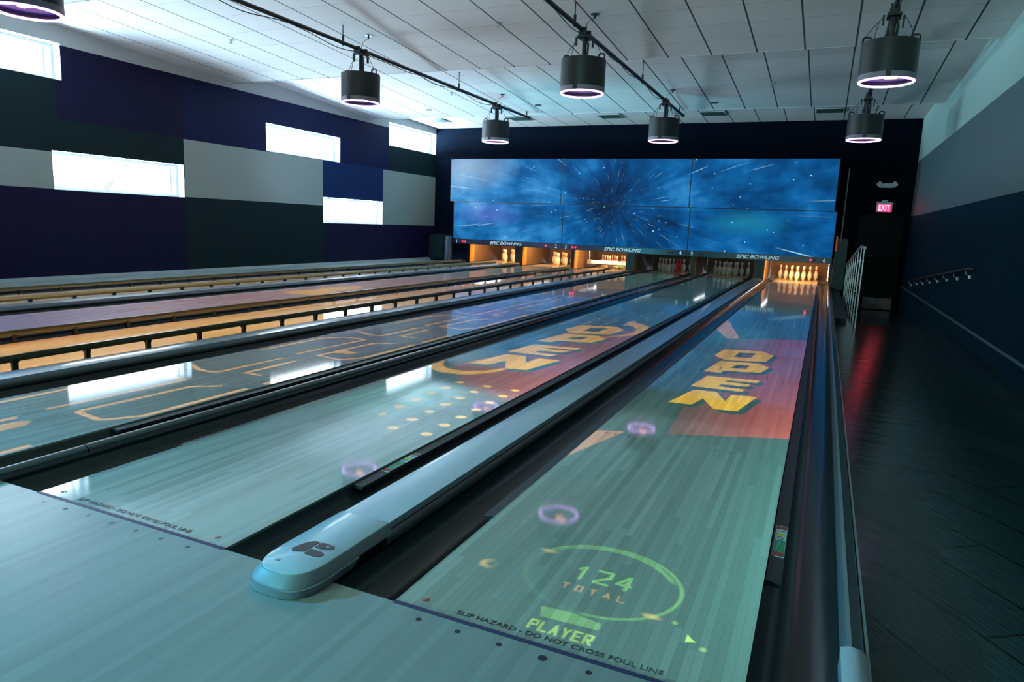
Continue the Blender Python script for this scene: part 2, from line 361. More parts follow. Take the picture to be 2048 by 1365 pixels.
M['vinyl'] = mat('window_vinyl', (.85, .87, .9), .4)
M['steel'] = mat('brushed_steel', (.50, .56, .56), .3, metal=.85)
M['pin'] = mat('pin_white', (.52, .47, .38), .25, coat=.5)
M['pinred'] = mat('pin_red', (.75, .02, .03), .3, coat=.5)
M['stripe'] = mat('pin_stripe_red', (.72, .02, .03), .35)
M['text'] = mat('lettering_white', (.8, .85, .9), .5, emit=(.55, .72, .85), estr=.35)
M['ink'] = mat('ink_black', (.01, .012, .02), .4, coat=.5)
M['redled'] = mat('red_indicator', (.8, 0, 0), .4, emit=(1, .02, .06), estr=3.5)
M['redoff'] = mat('red_indicator_unlit', (.12, .0, .01), .4)
M['maskstrip'] = mat('mask_fascia', (.012, .02, .05), .3)
M['kick'] = speckle(mat('kickback_wood', (.40, .19, .045), .5, spec=.2), .2, 6)
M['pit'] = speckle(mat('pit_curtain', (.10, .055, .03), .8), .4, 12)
M['tube'] = mat('tube_lamp', (1, 1, 1), .4, emit=(1.0, .62, .25), estr=14)
M['sweep'] = speckle(mat('sweep_white', (.80, .74, .64), .5), .2, 25)
M['exitface'] = mat('exit_face', (.6, .02, .05), .4, emit=(1.0, .01, .05), estr=6.0)
M['exittext'] = mat('exit_letters', (.9, .3, .4), .4, emit=(1.0, .38, .5), estr=2.6)
M['lampwhite'] = mat('emergency_white', (.62, .68, .64), .4)
M['door'] = speckle(mat('door_black', (.004, .004, .005), .5, spec=.1), .2, 8)
M['kickplate'] = speckle(mat('kick_plate', (.16, .14, .13), .5, metal=.4), .25, 30)
M['vent'] = mat('vent_dark', (.03, .08, .07), .6)
M['curb'] = speckle(mat('curb_dark', (.02, .035, .035), .5), .2, 10)
M['navy'] = speckle(mat('paint_navy', (.005, .010, .055), .6, spec=.15), .12, 3)
M['purple'] = speckle(mat('paint_indigo', (.008, .007, .036), .6, spec=.15), .12, 3)
M['green'] = speckle(mat('paint_dark_teal', (.005, .018, .022), .6, spec=.15), .12, 3)
M['blue'] = speckle(mat('paint_blue', (.006, .024, .100), .6, spec=.15), .12, 3)
M['greyp'] = speckle(mat('paint_grey', (.30, .36, .33), .6), .06, 40)
M['rwhite'] = speckle(mat('paint_white_teal_lit', (.30, .46, .43), .7), .04, 40)  # white stripe with the teal wash light put into its colour
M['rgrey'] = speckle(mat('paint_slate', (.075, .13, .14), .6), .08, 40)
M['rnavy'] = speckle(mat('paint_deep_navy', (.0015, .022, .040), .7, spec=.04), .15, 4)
M['whitep'] = speckle(mat('paint_white', (.62, .66, .66), .7), .04, 40)
M['backnavy'] = speckle(mat('paint_back_wall', (.0015, .004, .010), .8, spec=.03), .12, 3)
M['outer'] = mat('outer_wall', (.3, .3, .3), .8)

def ceiling_mat():
    m = mat('ceiling_tiles', (.66, .65, .64), .9, spec=.2); n = NT(m.node_tree); b = n.n['Principled BSDF']
    P = n.new('ShaderNodeNewGeometry').outputs['Position']; p = n.sep(P)
    u = n.math('DIVIDE', n.math('SUBTRACT', p[0], .06 - 63.4), .634); fu = n.math('FRACT', u)
    eu = n.math('MULTIPLY', n.math('MINIMUM', fu, n.math('SUBTRACT', 1.0, fu)), .634)
    v = n.math('DIVIDE', n.math('SUBTRACT', p[1], 9.13 - 62.0), .620); fv = n.math('FRACT', v)
    ev = n.math('MULTIPLY', n.math('MINIMUM', fv, n.math('SUBTRACT', 1.0, fv)), .62)
    base = n.mix(n.noise(P, 120, 3, .7), (.64, .61, .61), (.80, .765, .765))
    wn = n.new('ShaderNodeTexWhiteNoise', noise_dimensions='2D'); n.put(wn.inputs['Vector'], n.comb(n.math('FLOOR', u), n.math('FLOOR', v), 0))
    base = n.mix(n.math('MULTIPLY', wn.outputs[0], .12), base, (.4, .4, .41))
    base = n.mix(n.map(ev, .004, .007, .55, 0), base, (.25, .26, .27))
    base = n.mix(n.map(eu, .009, .013, 1, 0), base, (.05, .055, .06))
    n.put(b.inputs['Base Color'], base); return m
M['ceiling'] = ceiling_mat()

def floor_mat():
    m = mat('slate_planks', (.02, .03, .03), .13, spec=.5); n = NT(m.node_tree); b = n.n['Principled BSDF']
    P = n.new('ShaderNodeNewGeometry').outputs['Position']
    p = n.sep(P)
    a = .62; c_, s_ = math.cos(a), math.sin(a)
    u = n.math('ADD', n.math('MULTIPLY', p[0], c_), n.math('MULTIPLY', p[1], s_)); v = n.math('SUBTRACT', n.math('MULTIPLY', p[1], c_), n.math('MULTIPLY', p[0], s_))
    bt = n.new('ShaderNodeTexBrick'); n.put(bt.inputs['Vector'], n.comb(v, u, 0)); bt.offset = .5
    bt.inputs['Scale'].default_value = 1; bt.inputs['Brick Width'].default_value = 1.2; bt.inputs['Row Height'].default_value = .30; bt.inputs['Mortar Size'].default_value = .006
    bt.inputs['Color1'].default_value = (.012, .030, .028, 1); bt.inputs['Color2'].default_value = (.022, .044, .040, 1); bt.inputs['Mortar'].default_value = (.002, .003, .003, 1)
    n.link(bt.outputs['Color'], b.inputs['Base Color'])
    h = n.noise(n.vmath('MULTIPLY', n.comb(v, u, 0), (6, 70, 1)), 1.0, 3, .6)
    h2 = n.noise(n.vmath('MULTIPLY', P, (1.5, 9, 1)), 1.0, 3)
    hh = n.math('ADD', n.math('MULTIPLY', h, .6), n.math('MULTIPLY', h2, 1.2))
    hh = n.math('SUBTRACT', hh, n.math('MULTIPLY', bt.outputs['Fac'], 1.0))
    bp = n.new('ShaderNodeBump'); bp.inputs['Strength'].default_value = .45; bp.inputs['Distance'].default_value = .005
    n.put(bp.inputs['Height'], hh); n.link(bp.outputs[0], b.inputs['Normal'])
    return m
M['floor'] = floor_mat()

def screen_mat():
    """hyperspace picture shown across all the video screens"""
    m = bpy.data.materials.new('screen_picture'); m.use_nodes = True; n = NT(m.node_tree); b = n.n['Principled BSDF']
    P = n.new('ShaderNodeNewGeometry').outputs['Position']; p = n.sep(P)
    dx = n.math('SUBTRACT', p[0], -4.55); dz = n.math('SUBTRACT', p[2], 1.75)
    r = n.math('SQRT', n.math('ADD', n.math('MULTIPLY', dx, dx), n.math('MULTIPLY', dz, dz)))
    ang = n.math('ARCTAN2', dz, dx)
    ca, sa = n.math('DIVIDE', dx, r), n.math('DIVIDE', dz, r)
    ray = n.noise(n.comb(n.math('MULTIPLY', ca, 2.2), n.math('MULTIPLY', sa, 6.0), n.math('MULTIPLY', r, .35)), 1.6, 5, .6)
    cloud = n.noise(n.comb(p[0], p[2], 0), .8, 3, .6)
    f = n.math('ADD', n.math('MULTIPLY', ray, .33), n.math('MULTIPLY', cloud, .67))
    f = n.math('ADD', f, n.map(p[0], -9.4, -1.0, .12, -.03))
    f = n.math('SUBTRACT', f, n.map(r, 1.9, .3, 0, .19))
    c = n.ramp(f, [(.28, (.002, .018, .07)), (.42, (.002, .055, .19)), (.54, (.004, .120, .36)), (.66, (.03, .25, .60)), (.80, (.16, .48, .80))])
    gx = n.math('SUBTRACT', p[0], -9.0); gz = n.math('SUBTRACT', p[2], 2.75)
    glow = n.map(n.math('SQRT', n.math('ADD', n.math('MULTIPLY', gx, gx), n.math('MULTIPLY', n.math('MULTIPLY', gz, gz), 5.0))), 1.8, 0.0)
    c = n.mix(n.math('MULTIPLY', glow, .6), c, (.50, .72, .88))
    vio = n.math('SUBTRACT', p[0], -8.3); vz = n.math('SUBTRACT', p[2], 1.45)
    vg = n.map(n.math('SQRT', n.math('ADD', n.math('MULTIPLY', vio, vio), n.math('MULTIPLY', n.math('MULTIPLY', vz, vz), 9.0))), 1.2, 0.0)
    c = n.mix(n.math('MULTIPLY', vg, .6), c, (.10, .08, .50))
    tx = n.math('SUBTRACT', p[0], -1.2); tz = n.math('SUBTRACT', p[2], 1.45)
    tg = n.map(n.math('SQRT', n.math('ADD', n.math('MULTIPLY', tx, tx), n.math('MULTIPLY', n.math('MULTIPLY', tz, tz), 9.0))), 1.1, 0.0)
    c = n.mix(n.math('MULTIPLY', tg, .5), c, (.02, .35, .50))
    vor = n.new('ShaderNodeTexVoronoi'); n.put(vor.inputs['Vector'], n.comb(p[0], p[2], 0)); vor.inputs['Scale'].default_value = 6.0
    sr_ = n.sep(vor.outputs['Color'])
    star = n.map(vor.outputs['Distance'], n.math('MULTIPLY', sr_[0], .14), n.math('MULTIPLY', sr_[0], .07))
    star = n.math('MULTIPLY', star, n.map(sr_[1], .15, .4))
    c = n.mix(star, c, (.55, .85, .95))
    v2 = n.new('ShaderNodeTexVoronoi'); n.put(v2.inputs['Vector'], n.comb(n.math('MULTIPLY', ang, 9.0), n.math('MULTIPLY', n.math('LOGARITHM', r, 2.718), 2.2), 0)); v2.inputs['Scale'].default_value = 1.6
    s2 = n.sep(v2.outputs['Position']); sc_ = n.sep(v2.outputs['Color'])
    da = n.math('ABSOLUTE', n.math('SUBTRACT', n.math('MULTIPLY', ang, 9.0), s2[0]))
    near = n.map(v2.outputs['Distance'], .45, .12)
    streak = n.math('MULTIPLY', n.math('MULTIPLY', n.map(da, .035, .012), near), n.map(sc_[0], .68, .95))
    c = n.mix(n.math('MULTIPLY', streak, .9), c, (.45, .80, .92))
    b.inputs['Base Color'].default_value = (.004, .004, .008, 1); b.inputs['Roughness'].default_value = .6; b.inputs['Specular IOR Level'].default_value = .05
    n.put(b.inputs['Emission Color'], c); b.inputs['Emission Strength'].default_value = 1.0
    return m
M['screen'] = screen_mat()

def glass_mat():
    m = bpy.data.materials.new('window_glass'); m.use_nodes = True; n = NT(m.node_tree); n.n.clear()
    t = n.new('ShaderNodeBsdfTransparent'); gl = n.new('ShaderNodeBsdfGlossy'); gl.inputs['Roughness'].default_value = .02
    mx = n.new('ShaderNodeMixShader'); fr = n.new('ShaderNodeLayerWeight')
    n.link(n.math('MULTIPLY_ADD', n.math('POWER', fr.outputs['Facing'], 5.0), .5, .03), mx.inputs[0]); n.link(t.outputs[0], mx.inputs[1]); n.link(gl.outputs[0], mx.inputs[2])
    o = n.new('ShaderNodeOutputMaterial'); n.link(mx.outputs[0], o.inputs[0]); return m
M['glass'] = glass_mat()

# ------------------------------------------------------------------ mesh helpers
def mesh_obj(name, verts, faces, m, parent=None, mats=None, fm=None, smooth=False):
    me = bpy.data.meshes.new(name); me.from_pydata([tuple(v) for v in verts], [], faces)
    for k in (mats or [m]): me.materials.append(k)
    if fm:
        for i, pl in enumerate(me.polygons): pl.material_index = fm[i]
    if smooth:
        for pl in me.polygons: pl.use_smooth = True
    me.update()
    o = bpy.data.objects.new(name, me); COL.objects.link(o)
    if parent: o.parent = parent
    return o
class MB:
    def __init__(s): s.v = []; s.f = []
    def add(s, v, f):
        k = len(s.v); s.v += [tuple(a) for a in v]; s.f += [tuple(i+k for i in q) for q in f]; return s
    def box(s, x0, x1, y0, y1, z0, z1):
        v = [(x, y, z) for z in (z0, z1) for y in (y0, y1) for x in (x0, x1)]
        return s.add(v, [(0, 2, 3, 1), (4, 5, 7, 6), (0, 1, 5, 4), (2, 6, 7, 3), (0, 4, 6, 2), (1, 3, 7, 5)])
    def prism(s, prof, y0, y1):
        """profile (x,z) closed polygon, counter-clockwise seen from -y, run along y"""
        k = len(prof); v = [(x, y0, z) for x, z in prof] + [(x, y1, z) for x, z in prof]
        f = [(i, (i+1) % k, (i+1) % k + k, i+k) for i in range(k)] + [tuple(range(k-1, -1, -1)), tuple(range(k, 2*k))]
        return s.add(v, f)
    def strip(s, prof, y0, y1):
        k = len(prof); v = [(x, y0, z) for x, z in prof] + [(x, y1, z) for x, z in prof]
        return s.add(v, [(i, i+1, i+1+k, i+k) for i in range(k-1)])
    def tube(s, pts, r, seg=10, cap=True):
        pts = [Vector(p) for p in pts]; rs = r if isinstance(r, (list, tuple)) else [r]*len(pts); rings = []
        prev = None
        for i, p in enumerate(pts):
            t = (pts[min(i+1, len(pts)-1)] - pts[max(i-1, 0)]).normalized()
            a = prev if prev is not None else (Vector((0, 0, 1)) if abs(t.z) < .9 else Vector((1, 0, 0)))
            a = (a - t*a.dot(t)).normalized(); prev = a; b = t.cross(a)
            rings.append([p + (a*math.cos(2*PI*j/seg) + b*math.sin(2*PI*j/seg))*rs[i] for j in range(seg)])
        v = [q for ring in rings for q in ring]
        f = [(i*seg+j, i*seg+(j+1) % seg, (i+1)*seg+(j+1) % seg, (i+1)*seg+j) for i in range(len(pts)-1) for j in range(seg)]
        if cap: f += [tuple(range(seg-1, -1, -1)), tuple((len(pts)-1)*seg+j for j in range(seg))]
        return s.add(v, f)
    def lathe(s, prof, seg=24, at=(0, 0, 0)):
        v = [(at[0]+r*math.cos(2*PI*j/seg), at[1]+r*math.sin(2*PI*j/seg), at[2]+z) for r, z in prof for j in range(seg)]
        f = [(i*seg+j, i*seg+(j+1) % seg, (i+1)*seg+(j+1) % seg, (i+1)*seg+j) for i in range(len(prof)-1) for j in range(seg)]
        return s.add(v, f)
    def quad(s, a, b, c, d_): return s.add([a, b, c, d_], [(0, 1, 2, 3)])
    def build(s, name, m, parent=None, smooth=False, bevel=0.0):
        o = mesh_obj(name, s.v, s.f, m, parent, smooth=smooth)
        if smooth:
            try: o.data.set_sharp_from_angle(angle=math.radians(40))
            except Exception: pass
        if bevel:
            bm = bmesh.new(); bm.from_mesh(o.data); bmesh.ops.recalc_face_normals(bm, faces=bm.faces)
            bmesh.ops.bevel(bm, geom=list(bm.edges), offset=bevel, segments=2, affect='EDGES', clamp_overlap=True); bm.to_mesh(o.data); bm.free()
        return o
def empty(name, loc=(0, 0, 0)):
    o = bpy.data.objects.new(name, None); COL.objects.link(o); o.location = loc; o.empty_display_size = .1; return o
def tag(o, label, cat, group=None):
    o['label'] = label; o['category'] = cat
    if group: o['group'] = group
    return o
def struct(o, kind='structure'): o['kind'] = kind; return o
def copy_tree(o, parent=None):
    c = o.copy(); COL.objects.link(c); c.parent = parent
    for ch in list(o.children): copy_tree(ch, c)
    return c
def text_mesh(name, s, size, m, parent=None, loc=(0, 0, 0), rot=(0, 0, 0), shear=0.0, offset=0.0, extrude=.0008, width=None, align='CENTER', space=1.0):
    cu = bpy.data.curves.new(name, 'FONT'); cu.body = s; cu.size = size; cu.shear = shear; cu.offset = offset; cu.extrude = extrude
    cu.align_x = align; cu.align_y = 'CENTER'; cu.space_character = space
    tmp = bpy.data.objects.new(name + '_tmp', cu); COL.objects.link(tmp)
    dg = bpy.context.evaluated_depsgraph_get(); dg.update()
    me = bpy.data.meshes.new_from_object(tmp.evaluated_get(dg)); bpy.data.objects.remove(tmp)
    me.name = name; me.materials.clear(); me.materials.append(m)
    if width:
        xs = [v.co.x for v in me.vertices]; k = width/(max(xs)-min(xs)); cx = (max(xs)+min(xs))/2
        for v in me.vertices: v.co.x = (v.co.x-cx)*k
    o = bpy.data.objects.new(name, me); COL.objects.link(o); o.parent = parent; o.location = loc; o.rotation_euler = rot
    return o

# ------------------------------------------------------------------ the room
PERIOD = 4.65; EDGES = [-4.80, -0.15, 4.48, 9.13, 13.82, YB]
mb = MB()
for k in range(len(EDGES)):
    y1 = EDGES[k]; y0 = EDGES[k-1] if k else YF - .3
    z1 = 3.76 if y1 < YB else 3.97
    z0 = z1 + .056*(y1-y0) if y1 < YB else 4.06
    ya = YB + .3 if y1 == YB else y1
    mb.quad((XL-.3, y0, z0), (XL-.3, ya, z1), (XR+.3, ya, z1), (XR+.3, y0, z0))
    if y1 < YB:
        mb.quad((XL-.3, y1, z1), (XR+.3, y1, z1), (XR+.3, y1, 4.3), (XL-.3, y1, 4.3))
ceil = struct(mb.build('ceiling', M['ceiling']))
top = struct(MB().box(XL-.5, XR+.5, YF-.5, YB+.5, 4.35, 4.45).build('ceiling', M['outer']))
for i, y1 in enumerate(EDGES[1:5]):
    struct(MB().box(XL, XR, y1-.006, y1+.02, 3.752, 3.765).build('trim_%d' % (i+1), M['ceiling']))

# left wall: painted rectangles and window openings
ys = sorted({YF, YB} | {round(a, 3) for wd in WINDOWS for a in wd[:2]} | {5.55, 7.9, 11.87, 14.37})
zs = sorted({-.2, 4.35, .07, 1.45, 2.02, 2.52, 3.66} | {a for wd in WINDOWS for a in wd[2:]})
pal = ['whitep', 'navy', 'purple', 'green', 'blue', 'greyp', 'outer', 'vinyl']; pi = {k: i for i, k in enumerate(pal)}
def paint(y, z):
    if z < .07: return 'whitep'
    if z > 3.66 or (z > 3.6 and y < 3.2): return 'whitep'
    if y < 5.5:
        return 'purple' if z < 1.45 else 'greyp' if z < 2.0 else 'green'
    if y < 7.9: return 'purple' if z < 1.45 else 'green' if z < 2.55 else 'purple' if z > 2.55 else 'green'
    if y < 11.87: return 'green' if z < 1.46 else 'greyp' if z < 2.52 else 'navy'
    if y < 14.37: return 'purple' if z < 1.1 else 'blue' if z < 2.53 else 'navy'
    if y > 14.6 and z > 2.53 and z < 3.2: return 'green'
    if z > 2.52: return 'navy'
    return 'greyp' if z > 1.09 else 'purple'
verts, faces, fm = [], [], []
def q(a, b, c, d_, k): n0 = len(verts); verts.extend([a, b, c, d_]); faces.append((n0, n0+1, n0+2, n0+3)); fm.append(pi[k])
for a in range(len(ys)-1):
    for b_ in range(len(zs)-1):
        y0, y1, z0, z1 = ys[a], ys[a+1], zs[b_], zs[b_+1]; ym, zm = (y0+y1)/2, (z0+z1)/2
        if any(wd[0] < ym < wd[1] and wd[2] < zm < wd[3] for wd in WINDOWS): continue
        q((XL, y0, z0), (XL, y1, z0), (XL, y1, z1), (XL, y0, z1), paint(ym, zm))
        q((XL-.25, y0, z0), (XL-.25, y1, z0), (XL-.25, y1, z1), (XL-.25, y0, z1), 'outer')
for (y0, y1, z0, z1) in WINDOWS:
    x0, x1 = XL-.25, XL
    q((x0, y0, z0), (x1, y0, z0), (x1, y1, z0), (x0, y1, z0), 'vinyl'); q((x0, y0, z1), (x1, y0, z1), (x1, y1, z1), (x0, y1, z1), 'vinyl')
    q((x0, y0, z0), (x1, y0, z0), (x1, y0, z1), (x0, y0, z1), 'vinyl'); q((x0, y1, z0), (x1, y1, z0), (x1, y1, z1), (x0, y1, z1), 'vinyl')
struct(mesh_obj('wall_left', verts, faces, None, mats=[M[k] for k in pal], fm=fm))
for i, (y0, y1, z0, z1) in enumerate(WINDOWS):
    wn_ = struct(empty('window_%d' % (i+1), (XL-.2, (y0+y1)/2, z0))); X0 = 0; Lh = (y1-y0)/2; H = z1-z0; f = .045
    mb = MB(); mb.box(-.03, .03, -Lh, Lh, 0, f).box(-.03, .03, -Lh, Lh, H-f, H).box(-.03, .03, -Lh, -Lh+f, f, H-f).box(-.03, .03, Lh-f, Lh, f, H-f)
    mb.box(-.025, .025, Lh-.16, Lh-.13, f, H-f)
    mb.build('window_frame', M['vinyl'], wn_)
    MB().box(-.004, .004, -Lh+f, Lh-f, f, H-f).build('window_glass', M['glass'], wn_)
struct(MB().box(XL, XL+.06, 3.0, 16.9, -.1, .07).build('baseboard_left', M['whitep']))
struct(MB().box(XL, XL+.012, 5.66, YB-2.5, 3.655, 3.675).build('trim_5', M['whitep']))

# far wall, with the openings over the pin decks and the door on the right
wb = MB()
wb.box(XL-.25, MASK_X[0], YB, YB+.2, -.6, 4.4); wb.box(MASK_X[0], MASK_X[3]+.05, YB, YB+.2, .66, 4.4)
wb.box(MASK_X[3]+.05, 1.30, YB, YB+.2, -.8, 4.4); wb.box(1.30, 2.25, YB, YB+.2, 1.75, 4.4); wb.box(2.25, XR+.3, YB, YB+.2, -.8, 4.4)
struct(wb.build('wall_far', M['backnavy']))
struct(MB().box(XL-.5, XR+.5, YF-.2, YF, -.8, 4.4).build('wall_back', M['rnavy']))
# right wall in three painted bands
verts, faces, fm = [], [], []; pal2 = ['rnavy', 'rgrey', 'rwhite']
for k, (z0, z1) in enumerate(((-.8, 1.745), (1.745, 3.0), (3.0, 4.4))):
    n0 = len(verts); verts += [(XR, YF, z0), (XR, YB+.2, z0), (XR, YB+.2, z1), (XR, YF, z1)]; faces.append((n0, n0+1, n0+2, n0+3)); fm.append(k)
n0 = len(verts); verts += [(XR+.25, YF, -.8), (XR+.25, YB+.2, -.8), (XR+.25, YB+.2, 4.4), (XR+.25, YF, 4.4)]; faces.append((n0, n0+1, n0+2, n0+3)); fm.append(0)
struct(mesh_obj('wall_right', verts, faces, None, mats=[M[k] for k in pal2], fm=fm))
struct(MB().box(XR-.014, XR, YF, 15.6, 1.73, 1.752).build('trim_6', M['rgrey']))
struct(MB().box(XR-.012, XR, YF, YB, .085, .115).build('baseboard_right', M['rgrey']))
struct(MB().box(XR-.008, XR, YF, YB, -.6, .085).build('baseboard_right', M['rnavy']))

# floors
APPROACH = struct(MB().box(XL, .84, YF, -.004, -.15, 0).build('floor_approach', M['approach']))
mb = MB(); mb.quad((.80, YF, AISLE_Z), (XR, YF, AISLE_Z), (XR, 10.0, AISLE_Z), (.80, 10.0, AISLE_Z))
mb.quad((.80, 10.0, AISLE_Z), (XR, 10.0, AISLE_Z), (XR, YB+.3, -.538), (.80, YB+.3, -.538))
struct(mb.build('floor', M['floor']))
struct(MB().box(XL-.2, XR+.3, YF, 21, -.9, -.8).build('floor_slab', M['curb']))
struct(MB().box(.838, 1.02, 10.0, YB, -.6, -.035).build('kerb', M['curb']))

# door at the end of the aisle
dr = struct(empty('door_1', (1.775, YB, -.52)))
MB().box(-.46, .46, .02, .07, -.1, 2.26).build('door_leaf', M['door'], dr)
mb = MB(); mb.box(-.475, -.43, -.02, .1, 0, 2.275).box(.43, .475, -.02, .1, 0, 2.275).box(-.43, .43, -.02, .1, 2.24, 2.275); mb.build('door_frame', M['door'], dr)
MB().box(-.20, .43, .008, .02, .03, .30).build('kick_plate', M['kickplate'], dr)
mb = MB(); mb.lathe([(0, .0), (.03, .0), (.03, .012), (0, .012)], 16).tube([(0, 0, 0), (0, 0, .05), (.10, 0, .055)], .009, 8)
h = mb.build('door_handle', M['steel'], dr, smooth=True); h.rotation_euler = (PI/2, 0, 0); h.location = (-.36, .02, 1.16)

# ------------------------------------------------------------------ lanes
def lane(i):
    x = LX[i]; L = empty('bowling_lane', (x, 0, 0))
    look = {6: 'maple bowling lane with OPEN and a green score circle projected on it', 5: 'maple bowling lane with OPEN, yellow dots and curved bands projected on it',
            4: 'maple bowling lane with thin yellow circuit outlines projected on it', 3: 'yellow and tan lit bowling lane between two raised bumper rails',
            2: 'lavender lit bowling lane with a yellow blob projected halfway down', 1: 'pale bowling lane nearest the windows, running up to pins numbered 1'}[i]
    tag(L, look, 'bowling lane', 'bowling lanes')
    MB().box(-LW, LW, 0, 17.9, -.045, 0).build('lane_surface', M['lane'], L)
    MB().box(-LW, LW, 17.9, LANE_END, -.045, -.001).build('pin_deck', M['deck'], L)
    MB().box(-LW, LW, -.012, .006, -.02, .0006).build('foul_line', mat('foul_line_blue', (.02, .03, .08), .4), L)
    b = 1.0541/39; mk = MB()
    def dot(px, py, r=.008, ry=None, z=.0006):
        k = 12; v = [(px + r*math.cos(2*PI*j/k), py + (ry or r)*math.sin(2*PI*j/k), z) for j in range(k)]; mk = MB(); mk.add(v, [tuple(range(k))]); mk.build('lane_dot', M['ink'], L)
    for n_ in (-17, -15, -12, -9, -6, 6, 9, 12, 15, 17): dot(n_*b, 2.115, .006, .012)
    for k, yy in zip(range(-3, 4), (4.266, 4.42, 4.575, 4.73, 4.575, 4.42, 4.266)):
        xx = k*5*b; mk = MB(); mk.add([(xx-.010, yy-.075, .0006), (xx+.010, yy-.075, .0006), (xx, yy+.075, .0006)], [(0, 1, 2)]); mk.build('lane_arrow', M['ink'], L)
    if i >= 4:
        text_mesh('warning_text', 'SLIP HAZARD - DO NOT CROSS FOUL LINE', .030, M['ink'], L, loc=(0, .036, .001), width=.64, offset=.0002, extrude=.0003)
        for sx in (-.44, .44):
            mk = MB()
            for a in (0, 1.1, 2.2): mk.tube([(sx-.012*math.cos(a), .05-.012*math.sin(a), .001), (sx+.012*math.cos(a), .05+.012*math.sin(a), .001)], .0012, 4)
            mk.build('corner_mark', M['stripe'], L)
    return L
for i in (6, 5, 4, 3, 2, 1): lane(i)
# approach dots ahead of the foul line
b = 1.0541/39
for i in (6, 5, 4):
    for n_ in range(-3, 4):
        r = .0135 if n_ == 0 else .009; k = 14
        MB().add([(LX[i] + n_*5*b + r*math.cos(2*PI*j/k), -.054 + r*math.sin(2*PI*j/k), .0008) for j in range(k)], [tuple(range(k))]).build('approach_dot', M['ink'], APPROACH)

# gutters
def gutter(lane_i, side):
    x0 = LX[lane_i] + side*LW; prof = []
    for k in range(13):
        t = k/12; xx = x0 + side*(GW*t); depth = .010 + .085*math.sin(PI*min(1, max(0, t)))**.55
        prof.append((xx, -depth))
    if side < 0: prof = prof[::-1]
    mb = MB().strip(prof, 0.0, LANE_END)
    cxa, cxb = sorted((x0, x0 + side*GW)); mb.box(cxa, cxb, -.003, .0, -.12, -.004)
    o = mb.build('gutter', M['gutter'], smooth=True)
    tag(o, 'dark gutter along the %s edge of lane %d' % ('aisle-side' if side > 0 else 'window-side', lane_i), 'gutter', 'lane gutters')
for i in range(1, 7):
    for s in (-1, 1): gutter(i, s)

# bumpers: lowered along lanes 2, 4, 5, 6; raised on lanes 1 and 3
def lowered(lane_i, side, sticker=False):
    x0 = LX[lane_i] + side*(LW + .004); R = empty('lane_bumper', (x0, .74, 0))
    tag(R, 'dark folded-down bumper lying against the %s edge of lane %d%s' % ('aisle-side' if side > 0 else 'window-side', lane_i, ', with a coloured sticker' if sticker else ''), 'bumper', 'folded-down bumpers')
    a, c = sorted((0, side*.052))
    mb = MB(); mb.prism([(a, -.028), (c, -.028), (c, -.012), (a, -.008)] if side > 0 else [(a, -.028), (c, -.028), (c, -.008), (a, -.012)], 0, 16.2); mb.build('rail', M['rail_dark'], R)
    MB().box(*sorted((side*.022, side*.030)), .07, .105, -.0115, -.0095).build('slot', M['ink'], R)
    if sticker:
        z = -.0085; S = empty('sticker', (0, 0, 0)); S.parent = R
        def pc(nm, y0, y1, col, dz=0.0, xa=.006, xb=.050):
            MB().box(xa, xb, y0, y1, z-.002+dz, z+dz).build(nm, mat('sticker_colour', col, .4), S)
        pc('sticker_base', .21, .515, (.6, .62, .62))
        pc('green_panel', .255, .365, (.02, .25, .12), .0006, .008, .048); pc('red_panel', .214, .253, (.35, .05, .03), .0006, .008, .048); pc('red_panel', .475, .511, (.35, .05, .03), .0006, .008, .048)
        pc('yellow_panel', .405, .435, (.55, .5, .05), .0006, .01, .046)
        MB().tube([(.012 + .0, .27, z+.001), (.022, .29, z+.001), (.03, .35, z+.001)], .0012, 4).build('white_scribble', M['white'], S)
        mb = MB(); mb.tube([(.028+.012*math.cos(t*PI/5), .386+.012*math.sin(t*PI/5), z+.001) for t in range(11)], .0012, 4); mb.build('ring_symbol', M['ink'], S)
        text_mesh('figure', '1', .035, M['ink'], S, loc=(.028, .456, z+.0012), rot=(0, 0, -PI/2), offset=.0008, extrude=.0002)
for i in (2, 4, 5, 6):
    for s in (-1, 1): lowered(i, s, sticker=(i in (5, 6) and s == 1))
def raised(lane_i, side, y0, zr):
    x0 = LX[lane_i] + side*(LW + .03); R = empty('bumper_rail', (x0, y0, 0))
    tag(R, 'raised bumper rail on short black posts along the %s edge of lane %d' % ('aisle-side' if side > 0 else 'window-side', lane_i), 'bumper rail', 'raised bumper rails')
    mb = MB(); n_ = 40; L = 16.35 - y0; P_ = [(-.016, -.026), (.016, -.026), (.020, 0), (.016, .024), (-.016, .024), (-.020, 0)]
    v = []; f = []
    for k in range(n_+1):
        yy = L*k/n_; dz = zr - .035*math.exp(-yy/.45)
        v += [(px_, yy, pz + dz) for px_, pz in P_]
    for k in range(n_):
        for j in range(6): f.append((k*6+j, k*6+(j+1) % 6, (k+1)*6+(j+1) % 6, (k+1)*6+j))
    f += [(5, 4, 3, 2, 1, 0), tuple(n_*6+j for j in range(6))]
    mb.add(v, f); mb.build('rail', M['bumper'], R)
    y = 1.26 - y0 if lane_i == 3 and side > 0 else (1.90-y0 if lane_i == 3 else .9)
    if y < .1: y += .54
    pm = None
    while y < L - .1:
        if pm is None:
            pm = MB(); pm.box(-.012, .022, -.018, .018, -.09, zr - .012); pm.box(-.02, .024, -.022, .022, zr-.045, zr - .025)
            po = pm.build('post', M['rail_dark'], R, bevel=.003); po.location = (0, y, 0)
        else:
            c = po.copy(); COL.objects.link(c); c.parent = R; c.location = (0, y, 0)
        y += .54
raised(3, 1, .55, .105); raised(3, -1, .55, .085); raised(1, 1, .9, .085); raised(1, -1, .9, .075)

